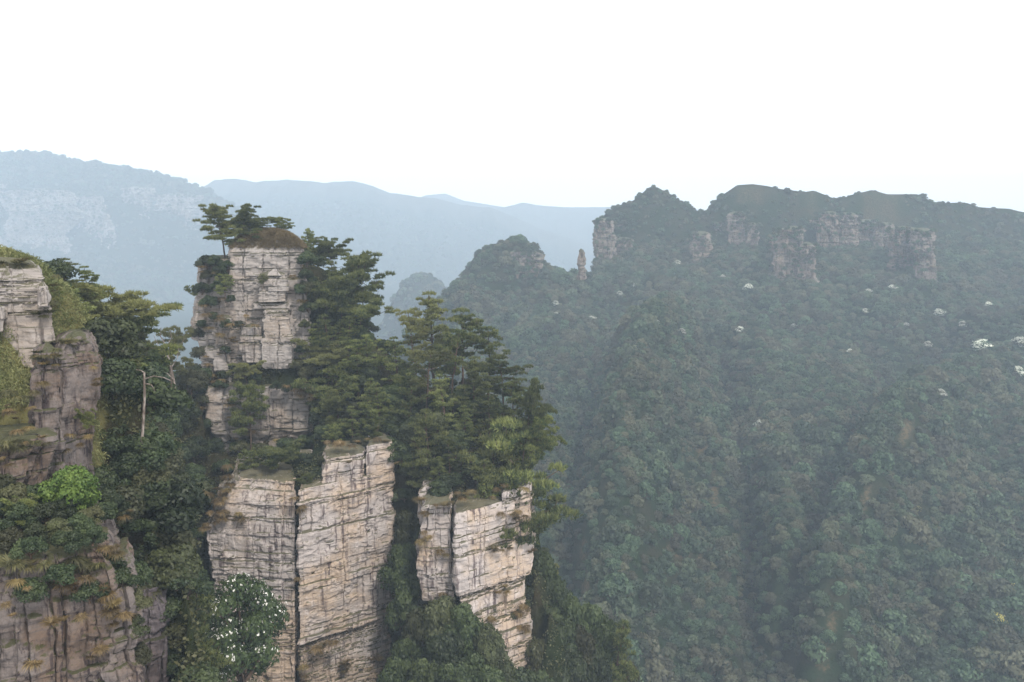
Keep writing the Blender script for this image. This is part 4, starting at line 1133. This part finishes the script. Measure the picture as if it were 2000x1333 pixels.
dead_tree("leafless twisted tree against the hazy gap beside the tall tower", [(345, 790), (338, 740), (330, 700), (322, 672)], 165, 0.22, 0.12,
          [[(330, 700, 0), (318, 690, 0), (306, 668, 0), (300, 655, 1)], [(334, 720, 0), (346, 700, 0), (350, 678, 0), (362, 660, 1)], [(322, 672, 0), (312, 655, 0), (316, 640, 0)], [(338, 740, 0), (322, 726, 0), (308, 735, 0), (296, 722, -1)],
           [(324, 680, 0), (335, 660, 0), (333, 645, 0)]])
dead_tree("thin dark bare trunk low in the gully beside the blossoming tree", [(312, 1340), (328, 1250), (334, 1180), (332, 1140)], 100, 0.16, 0.08, [[(330, 1200, 0), (345, 1190, -.5), (360, 1196, -1)], [(326, 1260, 0), (350, 1275, -.5), (375, 1300, -1)]])

# dry grass
def tufts(label, group, spots):
    for px, py, D, s in spots:
        o = link("grass_tuft", GRASS[rnd.randrange(4)])
        o.location = P(px, py, D); o.scale = (s, s, s * rnd.uniform(.8, 1.15)); o.rotation_euler = (rnd.uniform(-.25, .1), rnd.uniform(-.2, .2), rnd.random() * 6.283)
        tag(o, label, "grass tuft", group)
def grass_stuff(name, label, roots, size, seed, mat, k=9, w=0.035):
    """Ground-covering grass nobody could count: K blades at each root."""
    rg = np.random.default_rng(seed)
    n = len(roots)
    c = np.repeat(np.asarray(roots, float), k, 0) + rg.normal(size=(n * k, 3)) * np.array([.16, .16, .05])
    d = rg.normal(size=(n * k, 3)) * 0.55 + np.array([0.05, -0.2, 0.8]); d /= np.linalg.norm(d, axis=1)[:, None]
    ln = size * (0.5 + 0.8 * rg.random((n * k, 1)))
    sd = np.cross(d, rand_dirs(rg, n * k)); sd /= np.linalg.norm(sd, axis=1)[:, None]
    mid = c + d * ln * 0.6
    out = d * np.array([1, 1, 0])
    tip = mid + (out * 0.5 + np.array([0, 0, 0.05])) * ln
    V = np.stack([c - sd * w, c + sd * w, mid + sd * w * .8, tip, mid - sd * w * .8], 1).reshape(-1, 3)
    F = np.arange(5 * n * k).reshape(-1, 5)
    tint = np.clip(np.repeat(0.45 + 0.5 * fbm(np.asarray(roots) / 2.0, seed, 2), k) + 0.22 * rg.normal(size=n * k), 0, 1)
    return tag(link(name, make_mesh(name, V, F, [mat], {"tint": ('FACE', tint)})), label, None, None, "stuff")
rg_ = np.random.default_rng(17)
fl_, fr_ = P(452, 489, 196.6), P(593, 489, 198)
roots = []
for _ in range(4200):
    a_, b_ = rg_.random(), rg_.random()
    t_ = max(abs(a_ - .5), abs(b_ - .5)) * 2
    q_ = (fl_ + (fr_ - fl_) * a_) * np.array([1, 1, 0]) * (1 + 14 * b_ / 197)
    roots.append((q_[0], q_[1], fl_[2] + 3.9 * (1 - t_ ** 2.4) + 0.35))
grass_stuff("dry_grass", "dry brown grass covering the rounded top of the tall rock tower", roots, 1.0, 18, M["straw"])
ts = []
for cx, cy, rx, ry, D, n in [(415, 560, 25, 40, 194.5, 9), (420, 625, 35, 18, 192.5, 9), (480, 628, 20, 14, 192.8, 5), (575, 755, 35, 12, 189.5, 8), (400, 720, 20, 30, 194, 7), (585, 780, 30, 12, 189, 6), (440, 740, 25, 10, 191, 4),
                             (580, 560, 15, 30, 194, 6), (470, 800, 50, 20, 188.6, 6), (450, 660, 20, 12, 192.6, 4), (400, 780, 15, 40, 189.5, 6), (520, 850, 60, 14, 188, 6)]:
    for _ in range(max(1, round(n * 0.66))):
        ts.append((cx + rnd.uniform(-rx, rx), cy + rnd.uniform(-ry, ry), D + rnd.uniform(-.3, .3), rnd.uniform(.8, 1.7)))
tufts("drooping tuft of dry brown grass on the wall of the tall rock tower", "dry grass on the tall tower's wall", ts)
ts = []
for cx, cy, rx, ry, D, n in [(430, 940, 30, 30, 168, 18), (440, 1000, 30, 20, 164, 12), (410, 1020, 15, 20, 164, 8), (420, 970, 25, 30, 165, 8), (580, 985, 12, 14, 161.5, 4), (640, 1265, 25, 14, 161, 7), (735, 1290, 25, 25, 171, 6), (775, 1235, 6, 30, 173.5, 5), (690, 1300, 20, 15, 166, 5),
                             (778, 905, 4, 10, 174, 2), (580, 1135, 5, 10, 161, 2), (690, 905, 10, 10, 167.5, 2), (660, 865, 40, 6, 170, 7), (740, 858, 25, 6, 174, 5), (585, 1320, 15, 25, 161, 5)]:
    for _ in range(max(1, round(n * 0.66))):
        ts.append((cx + rnd.uniform(-rx, rx), cy + rnd.uniform(-ry, ry), D + rnd.uniform(-.3, .3), rnd.uniform(.8, 1.7)))
tufts("drooping tuft of brown grass on a ledge of the stained rock face", "dry grass on the stained rock face", ts)
ts = []
for cx, cy, rx, ry, D, n in [(825, 1000, 12, 30, 158, 6), (830, 1050, 8, 15, 157.5, 4), (862, 1085, 10, 8, 157.6, 3), (985, 1000, 30, 10, 162, 6), (1015, 1010, 15, 18, 164.5, 5), (970, 1078, 14, 10, 160.5, 5), (1000, 1075, 10, 6, 162.5, 2), (980, 1150, 14, 12, 163, 4),
                             (1020, 1190, 10, 16, 165, 6), (1025, 1232, 12, 10, 164.6, 6), (962, 1215, 6, 10, 160.5, 3), (1036, 1068, 4, 12, 167, 2), (860, 985, 30, 6, 158.5, 6), (930, 968, 40, 8, 160, 8), (1000, 952, 30, 6, 164, 6), (865, 1160, 10, 5, 157.5, 2)]:
    for _ in range(max(1, round(n * 0.66))):
        ts.append((cx + rnd.uniform(-rx, rx), cy + rnd.uniform(-ry, ry), D + rnd.uniform(-.3, .3), rnd.uniform(.8, 1.6)))
tufts("drooping tuft of rust-brown grass on a ledge of the right buttress", "dry grass on the right buttress", ts)
ts = []
for cx, cy, rx, ry, D, n in [(30, 800, 30, 30, 73, 8), (60, 850, 30, 15, 72, 6), (80, 740, 10, 30, 77, 5), (185, 740, 6, 30, 81, 4), (150, 860, 25, 20, 79, 6), (200, 1090, 30, 25, 62.5, 9), (215, 1170, 18, 30, 60.5, 6), (250, 1010, 25, 15, 82, 6), (100, 700, 20, 15, 78, 5),
                             (20, 900, 20, 10, 69, 3), (235, 1230, 14, 30, 61, 6), (150, 1140, 30, 15, 59.5, 6), (40, 1140, 30, 12, 57, 4), (190, 1260, 20, 25, 60, 5), (120, 1215, 40, 15, 57.5, 4), (10, 1190, 15, 15, 55.5, 3), (60, 1290, 20, 15, 55.5, 3)]:
    for _ in range(max(1, round(n * 0.66))):
        ts.append((cx + rnd.uniform(-rx, rx), cy + rnd.uniform(-ry, ry), D + rnd.uniform(-.2, .2), rnd.uniform(.35, .85)))
tufts("tuft of reddish dry grass on the cliffs at the left edge", "dry grass on the left cliffs", ts)

OLIVE = [m_.copy() for m_ in GRASS]
for m_ in OLIVE:
    m_.materials[0] = M["olive"]
ts = []
for x0_, y0_, d0_, x1_, y1_, d1_, n in [(-30, 514, 86.5, 72, 514, 87.5, 9), (60, 692, 77.5, 122, 686, 78.6, 8), (118, 668, 80, 178, 666, 83, 8), (-30, 772, 74.5, 76, 768, 77, 9), (-20, 868, 70, 112, 866, 75.5, 9), (0, 1100, 57.5, 205, 1096, 62, 16), (208, 1150, 61.6, 254, 1148, 62.8, 6), (268, 1150, 82.5, 316, 1148, 83.8, 6),
                                        (60, 610, 84.5, 100, 612, 85.5, 4), (100, 600, 86, 110, 530, 90, 5)]:
    for _ in range(n):
        f_ = rnd.random()
        ts.append((x0_ + (x1_ - x0_) * f_, y0_ + (y1_ - y0_) * f_ + rnd.uniform(-4, 10), d0_ + (d1_ - d0_) * f_ + rnd.uniform(-.4, .8), rnd.uniform(.45, 1.0)))
n0 = len(GRASS); GRASS_, GRASS[:] = list(GRASS), OLIVE
tufts("olive grass tuft hanging over an upper edge of the left cliffs", "olive grass on the left cliff edges", ts)
GRASS[:] = GRASS_

# bamboo grass of the left slope: nobody could count it
def scrub(name, label, region, n, clump, size, seed):
    rng = np.random.default_rng(seed)
    px0, px1, d0, d1 = region
    px = px0 + (px1 - px0) * rng.random(n); D = d0 + (d1 - d0) * rng.random(n)
    u = U(px, 620)
    x, y = u * D, D
    z = near_z(x, y)
    k = clump
    c = np.repeat(np.stack([x, y, z], 1), k, 0) + rng.normal(size=(n * k, 3)) * np.array([.22, .22, .12])
    d = rng.normal(size=(n * k, 3)) * 0.7 + np.array([0, -0.25, 0.75]); d /= np.linalg.norm(d, axis=1)[:, None]
    ln = size * (0.6 + 0.8 * rng.random((n * k, 1)))
    sd = np.cross(d, rand_dirs(rng, n * k)); sd /= np.linalg.norm(sd, axis=1)[:, None]
    w = 0.045
    mid = c + d * ln * 0.6
    tip = c + d * ln - np.array([0, 0, 0.25]) * ln
    V = np.stack([c, mid - sd * w, tip, mid + sd * w], 1).reshape(-1, 3)
    cl = fbm(np.stack([x / 3, y / 3, 0 * x], 1), seed, 3)
    tint = np.clip(np.repeat(0.45 + 0.8 * cl, k) + 0.25 * rng.normal(size=n * k), 0, 1)
    o = link(name, make_mesh(name, V, np.arange(4 * n * k).reshape(-1, 4), [M["scrub"]], {"tint": ('FACE', tint)}))
    tag(o, label, None, None, "stuff")
scrub("bamboo_grass", "pale bamboo grass covering the left slope", (-140, 196, 75, 104), 12000, 9, 0.55, 77)

# ------------------------------------------------------------------ the forest on the far slopes
def forest_tree(seed, lobes, per, leaf, bloom=None, frac=0.0, mat="forest"):
    """One mesh: short trunk, limbs and leaf clumps."""
    tm, cm, fm = gen_broadleaf(seed, lobes, per, leaf, 0.9, mat, 0.75, bloom, frac)
    V, F, mi, tint, n = [], [], [], [], 0
    for m, me in enumerate((cm, tm, fm)):
        if me is None:
            continue
        co = np.empty(len(me.vertices) * 3, np.float32); me.vertices.foreach_get("co", co)
        li = np.empty(len(me.loops), np.int32); me.loops.foreach_get("vertex_index", li)
        tv = np.empty(len(me.polygons), np.float32); me.attributes["tint"].data.foreach_get("value", tv)
        V.append(co.reshape(-1, 3)); F.append(li.reshape(-1, 4) + n); n += len(me.vertices)
        mi.append(np.full(len(me.polygons), m)); tint.append(tv)
    mats = [M[mat], M["bark"]] + ([M[bloom]] if bloom else [])
    out = make_mesh("forest_tree", np.concatenate(V), np.concatenate(F), mats, {"tint": ('FACE', np.concatenate(tint))}, False, np.concatenate(mi))
    for me in (tm, cm, fm):
        if me is not None:
            bpy.data.meshes.remove(me)
    return out

FOREST = [forest_tree(60 + k, lb, 60, 0.135) for k, lb in enumerate((14, 17, 12, 20, 15, 11))]
BLOOM = [forest_tree(80 + k, 16, 90, 0.11, "bloomfar", 0.6) for k in range(3)]
YELLOW = forest_tree(90, 12, 60, 0.13, "yellow", 0.30)

rng = np.random.default_rng(5)
def scatter(d0, d1, u0, u1, sp, seed):
    r = np.random.default_rng(seed)
    out = []
    D = d0
    while D < d1:
        us = np.arange(u0, u1, sp / D)
        us = us + (r.random(len(us)) - 0.5) * sp / D * 0.9
        out.append(np.stack([us, D + (r.random(len(us)) - 0.5) * sp * 0.9], 1))
        D += sp * 0.86
    return np.concatenate(out)

near_s = np.concatenate([scatter(260, 640, float(U(850)), 0.80, 4.8, 1), scatter(640, 1090, float(U(850)), 0.80, 6.4, 4)])
mid_s = scatter(700, 3640, -0.90, float(U(1180)), 16.5, 2)
far_s = scatter(3640, 5050, -0.70, 0.30, 38.0, 3)
pts = np.concatenate([near_s, mid_s[mid_s[:, 1] > 1092 - 300 * (mid_s[:, 0] < float(U(850)))], far_s])
u, D = pts[:, 0], pts[:, 1]
z = sample(Zg, u, D)
bm = sample(thin, u, D)
vis = (z + 9) / D > sample(runmax, u, D * 0.985) - 0.002
keep = vis & (rng.random(len(u)) > bm * 1.5) & (z > -299)
u, D, z = u[keep], D[keep], z[keep]
patch = fbm(np.stack([u * D / 45, D / 45, 0 * u], 1), 77, 2)
rad = np.where(rng.random(len(u)) < 0.16 + 0.35 * patch, rng.uniform(4.6, 7.6, len(u)), rng.uniform(2.3, 4.6, len(u)))
rad = rad * np.interp(D, [260, 420, 700, 1090, 2200, 5600], [0.95, 0.98, 1.0, 1.3, 2.0, 2.8])
rad = np.where((D > 985) & (D < 1100) & (u > float(U(1155))), rad * 0.6, rad)
fpx, fpy = PX(u * D, D, z + rad)
hide_near = (fpx < 1030) | ((fpx < 1240) & (fpy > 1080 + (fpx - 1040) * 0.6))
inframe = (fpx > 700) & (fpx < 2010) & (fpy < 1350) & (fpy > 300) & ~hide_near
size = np.where(inframe, rad / D, 0)
order = np.argsort(-size)
single = np.zeros(len(u), bool)
single[order[:285]] = True

def forest_label(px, py):
    col = "left" if px < 1330 else "middle" if px < 1660 else "right"
    return {"left": "dark green broadleaf tree low on the forested slope beside the wooded nose", "middle": "dark green broadleaf tree at the bottom of the forested slope beside the ravine",
            "right": "dark green broadleaf tree on the lower forested spur at the right"}[col], {"left": "trees low on the slope by the wooded nose", "middle": "trees by the ravine at the slope's foot", "right": "trees on the lower right spur"}[col]

for i in np.nonzero(single)[0]:
    o = link("broadleaf_tree", FOREST[i % len(FOREST)])
    r = rad[i]
    o.location = (u[i] * D[i], D[i], z[i] - 0.9 * r); o.scale = (r, r, r * rng.uniform(.95, 1.3)); o.rotation_euler = (0, 0, rng.random() * 6.283)
    lb, gp = forest_label(fpx[i], fpy[i])
    tag(o, lb, "tree", gp)

# blossoming trees that stand out one by one
for px, py, s, lb in [
    (1323, 518, 3.4, "small white blossoming tree just left below the small pale crag"), (1352, 492, 3.4, "white blossoming tree right at the foot of the small pale crag"), (1462, 572, 5.0, "tall white blossoming tree below the faint reddish rock band"),
    (1210, 578, 3.2, "small blossoming tree below the cliff at the mountain's left end"), (1085, 596, 3.0, "upper of two white blossoming trees below the wooded knob"), (1085, 618, 3.0, "lower of two white blossoming trees below the wooded knob"),
    (1158, 632, 4.6, "large pale blossoming tree below the rock needle"), (1278, 632, 2.8, "low white blossoming tree left of a brighter one in the mid slope"), (1331, 653, 3.2, "bright white blossoming tree in the middle of the slope"),
    (1446, 650, 3.4, "dull white blossoming tree above the wooded nose's right side"), (1742, 568, 4.0, "white blossoming tree right below the wide red-grey cliff"), (1696, 574, 3.2, "faint blossoming tree left below the wide red-grey cliff"),
    (1834, 618, 4.6, "pale blossoming tree above a larger white one at the right"), (1812, 678, 3.4, "bright flat blossoming tree left of the largest white one"), (1916, 688, 6.0, "largest cream-white blossoming tree at the right side of the slope"),
    (1990, 680, 5.0, "white blossoming tree cut by the right picture edge"), (1985, 738, 4.6, "pale blossoming tree at the right edge, under another"), (1836, 774, 3.2, "small white blossoming tree above the brown earth scar"),
    (1485, 836, 3.6, "white blossoming tree alone above the dark gully in mid slope"), (1645, 905, 2.6, "faint blossoming tree left of the brown ravine")]:
    o = link("blossoming_tree", BLOOM[rnd.randrange(3)])
    q = find(px, py); s *= 1.12
    o.location = q - np.array([0, 0, s * 0.25]); o.scale = (s, s, s); o.rotation_euler = (0, 0, rnd.random() * 6.283)
    tag(o, lb, "blossoming tree", "blossoming trees on the far slope")
for px, py, s in [(1412, 545, 3.4), (1690, 612, 3.2), (1880, 640, 4.0), (1600, 590, 3.0), (1240, 560, 3.0), (1770, 640, 3.4), (1930, 600, 3.6), (1550, 640, 3.0), (1660, 690, 3.2)]:
    o = link("blossoming_tree", BLOOM[rnd.randrange(3)])
    o.location = find(px, py) - np.array([0, 0, s * 0.3]); o.scale = (s, s, s); o.rotation_euler = (0, 0, rnd.random() * 6.283)
    tag(o, "faint pale blossoming tree among the dark trees of the upper slope", "blossoming tree", "faint blossoming trees on the upper slope")
for px, py, s, lb in [(1985, 1165, 4.6, "bright yellow-leaved tree low at the right picture edge"), (1945, 1215, 4.0, "pale yellow-green tree below a brighter yellow one at the right edge"), (1790, 1000, 3.0, "yellowish tree right of the brown ravine")]:
    o = link("yellow_tree", YELLOW)
    q = find(px, py, 270)
    o.location = q - np.array([0, 0, s * 0.4]); o.scale = (s, s, s); o.rotation_euler = (0, 0, rnd.random() * 6.283)
    tag(o, lb, "tree", "yellowish trees on the far slope")

# every other tree of the far forest: one mass, the same six kinds of tree set at its points
rest = np.nonzero(~single)[0]
EXTRA = np.array(EXTRA)
fm = bpy.data.meshes.new("far_forest")
co = np.stack([u * D, D, z - 0.9 * rad], 1)[rest]
co = np.concatenate([co, EXTRA[:, :3] - np.array([0, 0, 0.9]) * EXTRA[:, 3:4]])
rad_all = np.concatenate([rad[rest], EXTRA[:, 3]])
fm.vertices.add(len(co)); fm.vertices.foreach_set("co", co.astype(np.float32).ravel())
a = fm.attributes.new("size", 'FLOAT', 'POINT'); a.data.foreach_set("value", rad_all.astype(np.float32))
a = fm.attributes.new("turn", 'FLOAT', 'POINT'); a.data.foreach_set("value", (rng.random(len(co)) * 6.283).astype(np.float32))
a = fm.attributes.new("which", 'INT', 'POINT'); a.data.foreach_set("value", rng.integers(0, len(FOREST), len(co)).astype(np.int32))
fo = link("far_forest", fm)
tag(fo, "unbroken hazy forest clothing the far mountain slopes", None, None, "stuff")
ng = bpy.data.node_groups.new("forest_points", 'GeometryNodeTree')
ng.interface.new_socket("Geometry", in_out='INPUT', socket_type='NodeSocketGeometry')
ng.interface.new_socket("Geometry", in_out='OUTPUT', socket_type='NodeSocketGeometry')
gi, go = ng.nodes.new("NodeGroupInput"), ng.nodes.new("NodeGroupOutput")
iop = ng.nodes.new("GeometryNodeInstanceOnPoints")
join = ng.nodes.new("GeometryNodeJoinGeometry")
firsts = {}
for i in np.nonzero(single)[0]:
    pass
for o in COL.objects:
    if o.name.startswith("broadleaf_tree") and o.type == 'MESH' and o.data in FOREST and o.data.name not in firsts:
        firsts[o.data.name] = o
for k in range(len(FOREST) - 1, -1, -1):
    oi = ng.nodes.new("GeometryNodeObjectInfo")
    oi.inputs["Object"].default_value = firsts[FOREST[k].name]
    oi.inputs["As Instance"].default_value = True
    oi.transform_space = 'ORIGINAL'
    ng.links.new(oi.outputs["Geometry"], join.inputs[0])
def named(nm, typ):
    x = ng.nodes.new("GeometryNodeInputNamedAttribute"); x.data_type = typ; x.inputs["Name"].default_value = nm
    return x.outputs["Attribute"]
m2p = ng.nodes.new("GeometryNodeMeshToPoints")
ng.links.new(gi.outputs[0], m2p.inputs[0])
ng.links.new(m2p.outputs[0], iop.inputs["Points"])
ng.links.new(join.outputs[0], iop.inputs["Instance"])
iop.inputs["Pick Instance"].default_value = True
ng.links.new(named("which", 'INT'), iop.inputs["Instance Index"])
cx = ng.nodes.new("ShaderNodeCombineXYZ"); ng.links.new(named("turn", 'FLOAT'), cx.inputs[2])
ng.links.new(cx.outputs[0], iop.inputs["Rotation"])
ng.links.new(named("size", 'FLOAT'), iop.inputs["Scale"])
ng.links.new(iop.outputs[0], go.inputs[0])
md = fo.modifiers.new("trees", 'NODES'); md.node_group = ng
print("forest instances", len(rest))

# ------------------------------------------------------------------ the air
x0, x1, y0, y1, z0, z1 = -7700, 7700, -60, 6640, -308, 220
z1 = max(float(Zg.max()) + 12, 20)
hv = np.array([(x, y, zz) for zz in (z0, z1) for y in (y0, y1) for x in (x0, x1)], float)
hf = np.array([(0, 2, 3, 1), (4, 5, 7, 6), (0, 1, 5, 4), (2, 6, 7, 3), (0, 4, 6, 2), (1, 3, 7, 5)])
t = NT("haze air")
pv = t.n("ShaderNodeVolumePrincipled")
pv.inputs["Color"].default_value = HAZE_COLOR
pv.inputs["Density"].default_value = HAZE_DENSITY
pv.inputs["Density Attribute"].default_value = ""
pv.inputs["Color Attribute"].default_value = ""
pv.inputs["Temperature Attribute"].default_value = ""
t.l(pv.outputs[0], t.out.inputs["Volume"])
hz = link("haze", make_mesh("haze", hv, hf, [t.m]))
tag(hz, "thin blue-white haze filling the valley", None, None, "stuff")
print("land top", Zg.max())
